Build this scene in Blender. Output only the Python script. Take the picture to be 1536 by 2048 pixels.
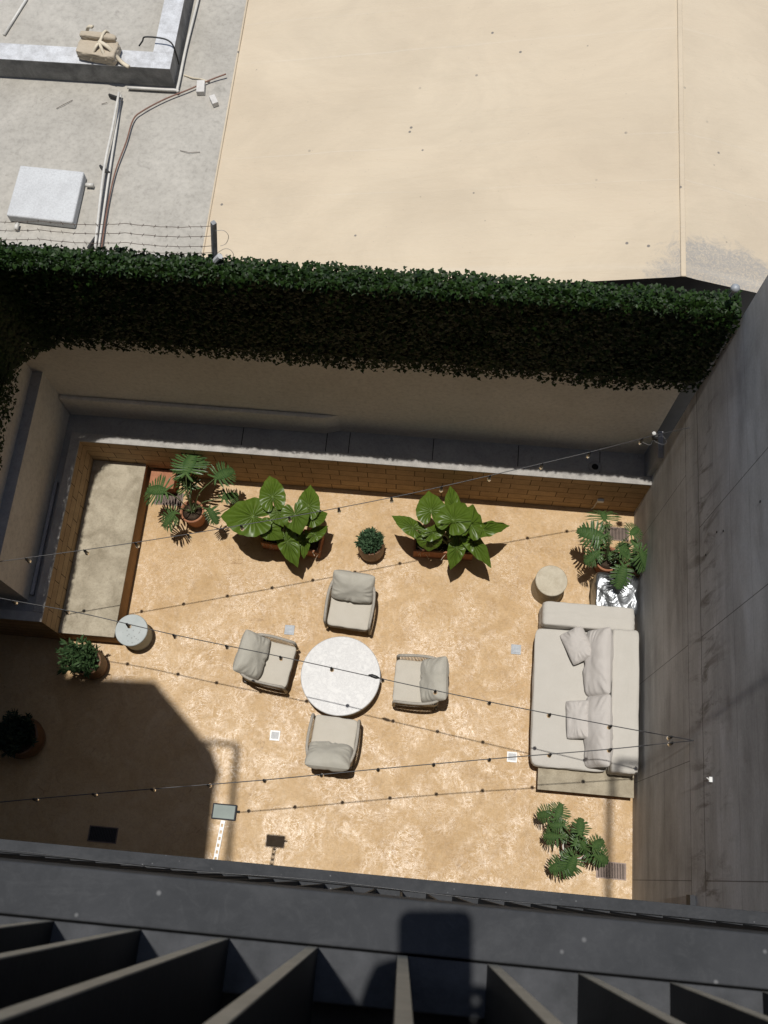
import bpy, math, random
import numpy as np
from mathutils import Vector, Matrix, noise
random.seed(7); rng = np.random.default_rng(7)
for o in list(bpy.data.objects): bpy.data.objects.remove(o)
scene = bpy.context.scene

# ------------------------------------------------------------ camera
H = 15.0; F = 2000.0
R = np.array([[0.9958355709382097, 0.0897911207338915, -0.015781960952992113],
              [-0.07897732187252719, 0.936132107551481, 0.3426649381554315],
              [0.04554226920140549, -0.33999151731855626, 0.9393251140406141]])
cam = bpy.data.cameras.new('camera'); cam.sensor_fit = 'VERTICAL'; cam.sensor_height = 36.0
cam.lens = F / 2048 * 36.0; cam.clip_start = 0.02; cam.clip_end = 500
co = bpy.data.objects.new('camera', cam); scene.collection.objects.link(co)
M4 = Matrix([list(R.T[i]) + [0] for i in range(3)] + [[0, 0, 0, 1]])
co.matrix_world = Matrix.Translation((0, 0, H)) @ M4
scene.camera = co
cam.dof.use_dof = True; cam.dof.focus_distance = 13.5; cam.dof.aperture_fstop = 16

# ------------------------------------------------------------ world + sun
SX, SY = 0.050, -0.052                      # horizontal drift of a sun ray per metre of fall
sd = Vector((SX, SY, -1)).normalized()
elev = math.asin(-sd.z); az = math.atan2(-SX, -SY)      # compass azimuth of the sun from +Y towards +X
w = bpy.data.worlds.new("World"); scene.world = w; w.use_nodes = True
nt = w.node_tree; sky = nt.nodes.new('ShaderNodeTexSky'); sky.sky_type = 'NISHITA'; sky.sun_disc = False
sky.sun_elevation = elev; sky.sun_rotation = az
nt.links.new(sky.outputs[0], nt.nodes['Background'].inputs[0]); nt.nodes['Background'].inputs[1].default_value = 0.095
sl = bpy.data.lights.new('sun', 'SUN'); sl.energy = 3.8; sl.angle = math.radians(0.5); sl.color = (1.0, 0.965, 0.91)
so = bpy.data.objects.new('sun', sl); scene.collection.objects.link(so)
so.rotation_euler = sd.to_track_quat('-Z', 'Y').to_euler(); so.location = (0, 0, 30)
scene.view_settings.view_transform = 'Standard'; scene.view_settings.look = 'None'
scene.view_settings.exposure = 0; scene.view_settings.gamma = 1

# ------------------------------------------------------------ measuring helpers: where a sight line meets a plane
def ray(x, y): return R.T @ np.array([x - 768, 1024 - y, -F])
def at(x, y, z):
    d = ray(x, y); t = (z - H) / d[2]; return Vector((t * d[0], t * d[1], z))
def aty(x, y, Y):
    d = ray(x, y); t = Y / d[1]; return Vector((t * d[0], Y, H + t * d[2]))
def atx(x, y, X):
    d = ray(x, y); t = X / d[0]; return Vector((X, t * d[1], H + t * d[2]))

# ------------------------------------------------------------ materials
def lin(c): return tuple(c) + (1.0,) if len(c) == 3 else c
class NT:
    def __init__(s, name):
        s.m = bpy.data.materials.new(name); s.m.use_nodes = True; s.t = s.m.node_tree
        s.b = s.t.nodes['Principled BSDF']; s.tc = s.t.nodes.new('ShaderNodeTexCoord')
        s.P = s.tc.outputs['Object']
    def n(s, ty, **kw):
        x = s.t.nodes.new(ty)
        for k, v in kw.items(): setattr(x, k, v)
        return x
    def L(s, a, b): s.t.links.new(a, b)
    def map(s, scale=(1, 1, 1), rot=(0, 0, 0), loc=(0, 0, 0), src=None):
        x = s.n('ShaderNodeMapping'); x.inputs['Scale'].default_value = scale; x.inputs['Rotation'].default_value = rot
        x.inputs['Location'].default_value = loc; s.L(src or s.P, x.inputs[0]); return x.outputs[0]
    def noise(s, scale, detail=5, rough=.6, dist=0, vec=None, lac=2):
        x = s.n('ShaderNodeTexNoise'); x.inputs['Scale'].default_value = scale; x.inputs['Detail'].default_value = detail
        x.inputs['Roughness'].default_value = rough; x.inputs['Distortion'].default_value = dist
        s.L(vec or s.P, x.inputs['Vector']); return x.outputs['Fac']
    def vor(s, scale, vec=None, feat='F1', out='Distance', rnd=1):
        x = s.n('ShaderNodeTexVoronoi', feature=feat); x.inputs['Scale'].default_value = scale
        x.inputs['Randomness'].default_value = rnd
        s.L(vec or s.P, x.inputs['Vector']); return x.outputs[out]
    def ramp(s, f, stops):
        x = s.n('ShaderNodeValToRGB'); e = x.color_ramp.elements
        while len(e) < len(stops): e.new(.5)
        for i, (p, c) in enumerate(stops):
            e[i].position = p; e[i].color = lin(c) if hasattr(c, '__len__') else (c, c, c, 1)
        s.L(f, x.inputs[0]); return x.outputs[0]
    def mix(s, f, a, b, mode='MIX'):
        x = s.n('ShaderNodeMix', data_type='RGBA', blend_type=mode)
        for v, k in ((f, 0), (a, 6), (b, 7)):
            if isinstance(v, (int, float)): x.inputs[k].default_value = v
            elif isinstance(v, tuple): x.inputs[k].default_value = lin(v)
            else: s.L(v, x.inputs[k])
        return x.outputs[2]
    def math(s, op, a, b=None, c=None, clamp=False):
        x = s.n('ShaderNodeMath', operation=op, use_clamp=clamp)
        for i, v in enumerate((a, b, c)):
            if v is None: continue
            if isinstance(v, (int, float)): x.inputs[i].default_value = v
            else: s.L(v, x.inputs[i])
        return x.outputs[0]
    def xyz(s, src=None):
        x = s.n('ShaderNodeSeparateXYZ'); s.L(src or s.P, x.inputs[0]); return x.outputs
    def col(s, v): s.L(v, s.b.inputs['Base Color']) if not isinstance(v, tuple) else setattr(s.b.inputs['Base Color'], 'default_value', lin(v)); return s
    def rough(s, v): s.L(v, s.b.inputs['Roughness']) if not isinstance(v, (int, float)) else setattr(s.b.inputs['Roughness'], 'default_value', v); return s
    def bump(s, h, st=.3, d=.02):
        x = s.n('ShaderNodeBump'); x.inputs['Strength'].default_value = st; x.inputs['Distance'].default_value = d
        s.L(h, x.inputs['Height']); s.L(x.outputs[0], s.b.inputs['Normal']); return s
    def spec(s, v): s.b.inputs['Specular IOR Level'].default_value = v; return s
    def metal(s, v): s.b.inputs['Metallic'].default_value = v; return s

def simple(name, c1, c2=None, scale=8, rough=.6, bump=.1, bscale=60, spec=.4, metal=0, lo=.35, hi=.65):
    m = NT(name); c2 = c2 or tuple(v * .8 for v in c1)
    f = m.noise(scale, 6, .65); m.col(m.ramp(f, [(lo, c2), (hi, c1)])); m.rough(rough).spec(spec).metal(metal)
    if bump: m.bump(m.noise(bscale, 3, .6), bump, .005)
    return m.m

# polished cement floor
def floor_mat():
    m = NT('polished_ochre_cement')
    big = m.noise(.55, 4, .6, .6); mid = m.noise(2.3, 6, .68, 1.2); fine = m.noise(13, 6, .7, 2.0)
    base = m.ramp(m.math('ADD', m.math('MULTIPLY', mid, .6), m.math('MULTIPLY', big, .4)),
                  [(.34, (.40, .255, .118)), (.48, (.475, .315, .155)), (.62, (.53, .365, .195))])
    base = m.mix(.55, base, m.ramp(fine, [(.3, (.62, .62, .62)), (.5, (.95, .95, .95)), (.7, (1.1, 1.1, 1.1))]), 'MULTIPLY')
    # hairline cracks
    ck = m.noise(.9, 3, .55, 1.4, m.map(loc=(7.3, 1.1, 0)))
    line = m.math('LESS_THAN', m.math('ABSOLUTE', m.math('SUBTRACT', ck, .515)), .0020)
    gate = m.math('GREATER_THAN', m.noise(.8, 1, .5, 0, m.map(loc=(3, 9, 0))), .5)
    line = m.math('MULTIPLY', m.math('MULTIPLY', line, gate), .45)
    base = m.mix(line, base, (.25, .14, .06)); m.col(base)
    # trowel strokes steer gloss and tiny facets
    v = m.map((1, 1, 1)); d1 = m.noise(5, 5, .75, 3.5, m.map((1.0, 2.2, 1), (0, 0, .9))); d2 = m.noise(4.2, 6, .8, 4.5, m.map((2.4, .9, 1), (0, 0, .5), (4, 2, 0)))
    ridg = m.math('MULTIPLY', m.math('ABSOLUTE', m.math('SUBTRACT', d1, .5)), 5.0, clamp=True)
    ridg2 = m.math('MULTIPLY', m.math('ABSOLUTE', m.math('SUBTRACT', d2, .5)), 5.0, clamp=True)
    pol = m.math('MULTIPLY', m.math('SUBTRACT', 1.0, ridg), m.math('SUBTRACT', 1.0, m.math('MULTIPLY', ridg2, .4)))
    patch = m.ramp(m.noise(1.1, 3, .6, .8, m.map(loc=(2, 5, 0))), [(.42, 0.0), (.58, 1.0)])
    s1 = m.ramp(m.noise(4.5, 9, .74, 2.2, m.map((1.5, 1.0, 1), (0, 0, .7), (1, 8, 0))), [(.44, 0.0), (.60, 1.0)])
    fl = m.ramp(m.math('ABSOLUTE', m.math('SUBTRACT', m.noise(3.2, 7, .7, 3.5, m.map((1.0, 1.7, 1), (0, 0, 2.2), (5, 2, 0))), .5)), [(.0, 1.0), (.05, 0.0)])
    pt = m.ramp(m.noise(1.5, 5, .72, 1.0, m.map(loc=(2, 5, 0))), [(.40, .25), (.58, 1.0)])
    pol = m.math('MULTIPLY', m.math('MAXIMUM', m.math('MULTIPLY', s1, .8), fl), pt)
    m.rough(m.math('SUBTRACT', .50, m.math('MULTIPLY', pol, .25))); m.L(m.math('MULTIPLY_ADD', pol, .50, .14), m.b.inputs['Specular IOR Level'])
    m.bump(m.math('ADD', m.math('ADD', d1, d2), m.math('MULTIPLY', fine, .4)), .16, .02)
    return m.m
M = {}
M['floor'] = floor_mat()
def concrete_wall():
    m = NT('cast_concrete_wall'); X, Y, Z = m.xyz()
    st = m.noise(3.5, 7, .7, .3, m.map((1, .30, 1.0))); cl = m.noise(.8, 6, .6, .5); fi = m.noise(30, 5, .7)
    c = m.ramp(st, [(.3, (.35, .35, .345)), (.5, (.46, .46, .455)), (.7, (.54, .54, .535))])
    c = m.mix(.6, c, m.ramp(cl, [(.3, (.55, .52, .5)), (.5, (.9, .88, .86)), (.7, (1.1, 1.1, 1.12))]), 'MULTIPLY')
    c = m.mix(.35, c, m.ramp(fi, [(.3, .6), (.7, 1.15)]), 'MULTIPLY')
    # water stains that run down from the seam
    dr = m.ramp(m.noise(3.2, 5, .7, .6, m.map((1, 1.5, .35), loc=(0, 3, 1))), [(.52, 0.0), (.64, 1.0)])
    hz = m.ramp(m.math('ABSOLUTE', m.math('SUBTRACT', Z, 3.75)), [(.0, 1.0), (1.0, 0.0)])
    c = m.mix(m.math('MULTIPLY', m.math('MULTIPLY', dr, hz), .7), c, (.07, .06, .05))
    def ln(coord, v, w): return m.math('LESS_THAN', m.math('ABSOLUTE', m.math('SUBTRACT', coord, v)), w)
    wob = m.math('MULTIPLY', m.math('SUBTRACT', m.noise(2.5, 3, .6), .5), .04)
    Zw = m.math('ADD', Z, wob); hi = m.math('GREATER_THAN', Z, 3.6); lo = m.math('LESS_THAN', Z, 3.05)
    s = m.math('MAXIMUM', ln(Z, 3.05, .008), m.math('MULTIPLY', ln(Zw, 3.6, .012), .8))
    s = m.math('MAXIMUM', s, m.math('MULTIPLY', ln(Z, 2.8, .005), .45))
    for y in (4.24, 2.9, .25): s = m.math('MAXIMUM', s, m.math('MULTIPLY', m.math('MULTIPLY', ln(Y, y, .006), hi), .8))
    for y in (5.15, 2.93, 1.56, .25): s = m.math('MAXIMUM', s, m.math('MULTIPLY', m.math('MULTIPLY', ln(Y, y, .005), lo), .8))
    for k_, z_ in enumerate((.62, 1.24, 1.86, 2.45, 4.2, 4.8, 5.4)): s = m.math('MAXIMUM', s, m.math('MULTIPLY', ln(Zw, z_, .005), .28 + .1 * (k_ % 3)))
    pch = m.ramp(m.noise(.9, 2, .4, 0, m.map((1, .5, 3.2), loc=(2, 7, 1))), [(.42, .86), (.58, 1.08)]); c = m.mix(.8, c, pch, 'MULTIPLY')
    c = m.mix(m.math('MULTIPLY', s, .9), c, (.04, .036, .033)); m.col(c).rough(.72).spec(.3)
    m.bump(m.math('SUBTRACT', m.math('ADD', st, m.math('MULTIPLY', fi, .6)), m.math('MULTIPLY', s, 2.0)), .2, .012)
    return m.m
M['cwall'] = concrete_wall()
def block_mat(axis):
    m = NT('ochre_block_wall_' + ('x' if axis == 'x' else 'y')); X, Y, Z = m.xyz()
    cmb = m.n('ShaderNodeCombineXYZ'); m.L(X if axis == 'x' else Y, cmb.inputs[0]); m.L(Z, cmb.inputs[1])
    b = m.n('ShaderNodeTexBrick'); b.offset = .35; b.offset_frequency = 2; b.squash = 1
    m.L(cmb.outputs[0], b.inputs['Vector']); b.inputs['Scale'].default_value = 1
    b.inputs['Brick Width'].default_value = .44; b.inputs['Row Height'].default_value = .2; b.inputs['Mortar Size'].default_value = .007
    b.inputs['Mortar Smooth'].default_value = .1; b.inputs['Bias'].default_value = 0
    b.inputs['Color1'].default_value = (.46, .32, .18, 1); b.inputs['Color2'].default_value = (.39, .265, .145, 1); b.inputs['Mortar'].default_value = (.10, .06, .03, 1)
    n1 = m.noise(5, 6, .7); n2 = m.noise(40, 4, .7)
    c = m.mix(.6, b.outputs['Color'], m.ramp(n1, [(.3, (.6, .58, .55)), (.55, (1, 1, 1)), (.75, (1.2, 1.15, 1.1))]), 'MULTIPLY')
    c = m.mix(.4, c, m.ramp(n2, [(.3, .6), (.7, 1.2)]), 'MULTIPLY'); m.col(c).rough(.8).spec(.25)
    m.bump(m.math('SUBTRACT', m.math('MULTIPLY', n2, .3), b.outputs['Fac']), .5, .01); return m.m
M['blockx'] = block_mat('x'); M['blocky'] = block_mat('y')
def conc(name, a, b, sc=4, spots=True, bs=.25):
    m = NT(name); n1 = m.noise(sc, 6, .68, .4); n2 = m.noise(sc * 14, 5, .75); c = m.ramp(n1, [(.32, b), (.62, a)])
    c = m.mix(.5, c, m.ramp(n2, [(.32, .62), (.5, .95), (.7, 1.15)]), 'MULTIPLY')
    if spots:
        s = m.ramp(m.noise(sc * 5, 3, .6, 1, m.map(loc=(3, 3, 3))), [(.62, 0.0), (.72, 1.0)]); c = m.mix(m.math('MULTIPLY', s, .3), c, tuple(v * .45 for v in b))
    m.col(c).rough(.85).spec(.25); m.bump(n2, bs, .006); return m.m
M['bench'] = conc('bench_concrete', (.42, .37, .28), (.24, .205, .145), 2.8)
M['benchside'] = conc('ochre_cement_side', (.40, .25, .13), (.30, .18, .09), 3)
M['plinth'] = conc('sofa_plinth_concrete', (.40, .35, .26), (.27, .23, .165), 5)
M['cap'] = conc('wall_cap_cement', (.42, .40, .37), (.30, .285, .265), 5)
M['bed'] = conc('grey_ledge_cement', (.37, .365, .355), (.29, .285, .28), 2)
M['render'] = conc('beige_wall_render', (.74, .70, .63), (.66, .62, .55), 1.1, False, .12)
M['greyrender'] = conc('grey_band_render', (.40, .40, .41), (.28, .28, .285), 2.5)
M['roofgrey'] = conc('weathered_roof_screed', (.435, .41, .36), (.34, .32, .28), 1.0, True, .2)
M['curbwhite'] = conc('flaking_white_curb', (.60, .61, .62), (.40, .40, .40), 6, True, .4)
M['curbside'] = conc('dark_shaded_plaster', (.30, .30, .29), (.13, .13, .13), 3, True, .4)  # shade on the curb's faces is put into this dark tone; coping reuses it
M['hatch'] = conc('white_painted_cement', (.55, .56, .56), (.47, .475, .475), 3, False, .2)
def membrane():
    m = NT('beige_roof_membrane'); X, Y, Z = m.xyz()
    n0 = m.noise(.35, 3, .6); c = m.ramp(n0, [(.35, (.535, .445, .325)), (.65, (.58, .49, .362))])
    dots = m.ramp(m.vor(3.0, m.map(loc=(.3, .2, 0))), [(.0, 1.0), (.045, 1.0), (.065, 0.0)])
    dm = m.math('MULTIPLY', dots, m.ramp(m.noise(1.3, 2, .5, 0, m.map(loc=(5, 0, 0))), [(.40, 0.0), (.52, .9)]))
    dots2 = m.ramp(m.vor(9.0), [(.0, .5), (.045, .4), (.075, 0.0)]); dm2 = m.math('MULTIPLY', dots2, m.ramp(m.noise(2.6, 2, .5), [(.40, 0.0), (.54, .7)]))
    c = m.mix(dm, c, (.16, .15, .14)); c = m.mix(dm2, c, (.25, .22, .2))
    # worn grey patch in the near right corner
    dx = m.math('MULTIPLY', m.math('SUBTRACT', X, 3.05), 1.2); dy = m.math('MULTIPLY', m.math('SUBTRACT', Y, 6.55), 1.6)
    dist = m.math('SQRT', m.math('ADD', m.math('MULTIPLY', dx, dx), m.math('MULTIPLY', dy, dy)))
    pm = m.ramp(m.math('MULTIPLY', m.math('ADD', dist, m.math('MULTIPLY', m.noise(4, 7, .8, .8), 1.5)), .5), [(.74, 1.0), (.88, 0.0)])
    scratch = m.ramp(m.noise(16, 6, .85, 2), [(.42, .25), (.52, 1.0)])
    c = m.mix(m.math('MULTIPLY', m.math('MULTIPLY', pm, scratch), .8), c, (.30, .29, .275))
    Yq = m.math('ADD', Y, m.math('MULTIPLY', X, .035)); Yq = m.math('ADD', Yq, m.math('MULTIPLY', m.noise(.8, 2, .5), .10))
    lap = m.math('ABSOLUTE', m.math('SUBTRACT', m.math('FRACT', m.math('ADD', m.math('DIVIDE', Yq, 1.05), m.math('MULTIPLY', m.math('SINE', m.math('MULTIPLY', Yq, 2.3)), .28))), .5)); lapl = m.ramp(lap, [(.0, 1.0), (.008, .6), (.02, 0.0)])
    lapl = m.math('MULTIPLY', lapl, m.ramp(m.noise(.7, 3, .6, 0, m.map((.5, 1.5, 1))), [(.40, .15), (.60, 1.0)])); c = m.mix(m.math('MULTIPLY', lapl, .3), c, (.66, .60, .50)); grime = m.ramp(m.noise(.9, 7, .72, .6, m.map((.6, 1, 1), loc=(9, 0, 0))), [(.36, .84), (.60, 1.0)]); c = m.mix(.6, c, grime, 'MULTIPLY')
    m.col(c).rough(.75).spec(.25)
    wv = m.noise(2.2, 4, .6, .4, m.map((.10, 1.6, 1), (0, 0, .03))); wf = m.noise(60, 3, .6)
    cr = m.math('MULTIPLY', m.math('ABSOLUTE', m.math('SUBTRACT', wv, .5)), 6.0, clamp=True)
    m.bump(m.math('ADD', m.math('ADD', cr, m.math('MULTIPLY', lapl, .8)), m.math('MULTIPLY', wf, .1)), .24, .03); return m.m
M['membrane'] = membrane()
M['beamdusty'] = simple('dusty_inner_steel', (.075, .077, .082), (.045, .047, .05), 16, .8, .3, 70, .1)
M['steel'] = simple('charcoal_painted_steel', (.035, .037, .042), (.026, .028, .032), 6, .6, .12, 90, .2)
def steel():
    m = NT('dusty_charcoal_steel'); n = m.noise(7, 6, .7, .3); c = m.ramp(n, [(.3, (.032, .034, .037)), (.7, (.050, .052, .056))])
    sp = m.ramp(m.vor(30), [(.0, .9), (.06, .6), (.11, 0.0)]); g = m.ramp(m.noise(9, 2, .5, 0, m.map(loc=(3, 1, 0))), [(.42, 0.0), (.55, 1.0)])
    c = m.mix(m.math('MULTIPLY', m.math('MULTIPLY', sp, g), .6), c, (.30, .30, .30))
    dust = m.ramp(m.noise(45, 5, .8, 1), [(.5, 0.0), (.75, .30)]); c = m.mix(dust, c, (.085, .087, .09)); sm = m.ramp(m.noise(3.5, 7, .8, .5, m.map((1, 3, 1), loc=(1, 4, 0))), [(.52, 0.0), (.68, .5)]); c = m.mix(sm, c, (.07, .072, .075))
    m.col(c).rough(.72).spec(.12); m.bump(m.noise(80, 4, .7), .25, .002); return m.m
M['beam'] = steel()
M['fin'] = simple('fin_side_paint', (.016, .016, .017), (.010, .010, .011), 8, .6, .1, 120, .2)
M['finedge'] = simple('sunlit_fin_edge', (.42, .37, .29), (.30, .265, .205), 14, .6, .1, 120, .3)  # pale tan stands in for sunlight on the fins' front edges
M['fabric'] = NT('cream_woven_fabric')
def fabric(name, a, b, wr=.5, ws=7):
    m = NT(name); n = m.noise(5, 4, .6); c = m.ramp(n, [(.3, b), (.7, a)])
    wv = m.noise(260, 2, .5, 0, m.map((1, 1, 1))); c = m.mix(.3, c, m.ramp(wv, [(.3, .75), (.7, 1.1)]), 'MULTIPLY')
    m.col(c).rough(.92).spec(.15); m.b.inputs['Sheen Weight'].default_value = .15
    f = m.noise(ws, 5, .6, 1.5); m.bump(m.math('ADD', f, m.math('MULTIPLY', wv, .04)), wr, .03); return m.m
M['fabric'] = fabric('cream_seat_fabric', (.50, .465, .40), (.47, .435, .37), .08)
M['cushion'] = fabric('greige_cushion_fabric', (.42, .40, .345), (.385, .365, .31), .16, 4)
M['sofa'] = fabric('sofa_linen', (.50, .475, .43), (.475, .45, .405), .08, 3)
M['pillow'] = fabric('sofa_pillow_linen', (.51, .48, .45), (.48, .45, .42), .2, 5)
M['rope'] = simple('taupe_rope', (.36, .30, .22), (.28, .23, .17), 40, .8, .5, 160)
M['rail'] = simple('taupe_rope_rail', (.38, .35, .30), (.30, .275, .235), 40, .75, .6, 200)
M['darkleg'] = simple('dark_leg_metal', (.05, .045, .04), None, 8, .5)
def marble():
    m = NT('white_marble'); n = m.noise(5.5, 9, .8, .35); v = m.math('ABSOLUTE', m.math('SUBTRACT', n, .5))
    c = m.ramp(v, [(.0, (.44, .435, .43)), (.02, (.53, .525, .515)), (.12, (.59, .585, .57))])
    s = m.ramp(m.noise(14, 6, .8, 1), [(.56, 0.0), (.68, .55)]); c = m.mix(s, c, (.33, .33, .34)); m.col(c).rough(.45).spec(.4)
    m.bump(m.noise(5, 6, .75, 2), .10, .01); return m.m
M['marble'] = marble()
M['tableside'] = conc('beige_table_side', (.42, .38, .30), (.34, .30, .24), 6, False, .2)
M['stool'] = conc('beige_cast_stool', (.52, .47, .37), (.42, .37, .28), 9, False, .2)
def terr():
    m = NT('pale_terrazzo_stool'); n = m.noise(6, 4, .6); c = m.ramp(n, [(.3, (.33, .365, .36)), (.7, (.40, .43, .425))]); X, Y, Z = m.xyz()
    sp = m.ramp(m.vor(22), [(.0, 1.0), (.2, 1.0), (.27, 0.0)]); dx = m.math('ADD', X, -.02); dy = m.math('ADD', Y, .06)
    g = m.math('LESS_THAN', m.math('SQRT', m.math('ADD', m.math('MULTIPLY', dx, dx), m.math('MULTIPLY', dy, dy))), .14)
    c = m.mix(m.math('MULTIPLY', m.math('MULTIPLY', sp, g), .6), c, (.14, .14, .135)); m.col(c).rough(.6); m.bump(m.noise(60, 3), .2, .004); return m.m
M['terrazzo'] = terr()
M['terracotta'] = simple('terracotta', (.40, .185, .10), (.28, .12, .065), 6, .8, .3, 50, .25)
M['barrel'] = simple('brown_glazed_pot', (.20, .10, .045), (.11, .055, .025), 9, .5, .3, 30, .4)
M['soil'] = simple('dark_soil', (.07, .05, .035), (.03, .022, .015), 30, .95, .8, 60, .1)
M['white'] = simple('white_plastic', (.72, .72, .70), None, 6, .4)
M['rim'] = simple('pale_pot_rim', (.55, .52, .48), None, 12, .6)
M['black'] = simple('black_rubber', (.02, .02, .02), None, 8, .5, .05)
M['wire'] = simple('black_cable', (.045, .045, .048), (.03, .03, .03), 30, .4, .05, 60, .5)
M['pipe'] = simple('white_pvc_pipe', (.62, .60, .55), None, 8, .4)
M['brownpipe'] = simple('brown_conduit', (.20, .10, .07), None, 12, .5)
M['barb'] = simple('rusty_barbed_wire', (.14, .11, .09), None, 30, .6, 0, 60, .5)
M['post'] = simple('galvanised_post', (.30, .31, .32), (.16, .16, .16), 14, .6, .3, 50)
M['brick'] = simple('pale_broken_brick', (.62, .60, .56), (.48, .46, .43), 9, .8, .5, 30)
M['kraft'] = fabric('kraft_wrapping', (.50, .43, .33), (.42, .355, .265), .5, 7)
M['tape'] = simple('cream_tie_strip', (.66, .58, .44), None, 12, .7)
M['grate'] = simple('bronze_floor_grate', (.17, .12, .095), (.12, .085, .065), 12, .45, .1, 60, .5, .3)
M['pit'] = simple('dark_drain_pit', (.015, .012, .01), None, 8, .9, 0)
M['chrome'] = simple('brushed_steel_plate', (.36, .38, .40), (.28, .30, .32), 20, .6, .1, 90, .3, .3)
def foil():
    m = NT('crumpled_silver_foil'); n = m.noise(5, 3, .5, 1.2); m.col((.27, .28, .29)).metal(.92).rough(.38); m.bump(n, .45, .06); return m.m
M['foil'] = foil()
M['backdark'] = simple('shaded_facade', (.12, .11, .10), None, 3, .8)
M['glass'] = NT('clear_bulb_glass'); M['glass'].b.inputs['Transmission Weight'].default_value = .9; M['glass'].rough(.05); M['glass'] = M['glass'].col((.55, .54, .52)).m
M['lens'] = simple('floodlight_glass', (.27, .31, .28), (.23, .26, .24), 4, .7, 0, 60, .2)
M['skin'] = simple('skin', (.48, .28, .19), (.42, .24, .16), 20, .6, .1)
M['shirt'] = fabric('dark_shirt', (.05, .05, .06), (.04, .04, .05)); M['trouser'] = fabric('grey_trousers', (.12, .12, .13), (.09, .09, .1))
M['phone'] = simple('phone_body', (.03, .03, .035), None, 8, .3)
def leafmat(name, dark, light, vein, rough=.42, spec=.45, trans=.0, usevein=True, islev=.5):
    m = NT(name); g = m.n('ShaderNodeNewGeometry'); rnd = g.outputs['Random Per Island']
    c = m.ramp(rnd, [(0.0, dark), (1.0, light)])
    n = m.noise(14, 4, .6); c = m.mix(.4, c, m.ramp(n, [(.3, .7), (.7, 1.2)]), 'MULTIPLY')
    if 'ear' in name: c = m.mix(m.ramp(m.noise(7, 6, .8, .5, m.map(loc=(5, 5, 5))), [(.60, 0.0), (.70, .7)]), c, (.16, .15, .04))
    if usevein:
        a = m.n('ShaderNodeAttribute', attribute_name='vein'); c = m.mix(a.outputs['Fac'], c, vein)
    m.col(c).rough(rough).spec(spec)
    if trans:
        tr = m.n('ShaderNodeBsdfTranslucent'); m.L(c, tr.inputs[0]); mx = m.n('ShaderNodeMixShader'); mx.inputs[0].default_value = trans
        m.L(m.b.outputs[0], mx.inputs[1]); m.L(tr.outputs[0], mx.inputs[2]); m.L(mx.outputs[0], m.t.nodes['Material Output'].inputs[0])
    return m.m
M['aloc'] = leafmat('elephant_ear_leaf', (.054, .100, .010), (.098, .155, .018), (.13, .19, .04), .38, .4, .18)
M['philo'] = leafmat('split_leaf', (.026, .066, .022), (.050, .105, .028), (.12, .19, .06), .36, .5, .15)
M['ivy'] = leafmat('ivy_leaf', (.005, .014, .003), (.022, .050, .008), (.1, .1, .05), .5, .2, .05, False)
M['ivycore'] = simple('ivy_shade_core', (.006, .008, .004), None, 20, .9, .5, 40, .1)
M['needle'] = leafmat('juniper_sprig', (.035, .075, .035), (.08, .14, .07), (.1, .1, .1), .6, .25, .1, False)
M['rosem'] = leafmat('rosemary_sprig', (.030, .065, .022), (.07, .12, .045), (.1, .1, .1), .6, .25, .1, False)
M['darkneedle'] = leafmat('dark_shrub_sprig', (.02, .035, .02), (.04, .065, .035), (.1, .1, .1), .6, .25, .1, False)
M['stem'] = simple('green_stem', (.10, .14, .05), (.07, .09, .035), 20, .5)

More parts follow.
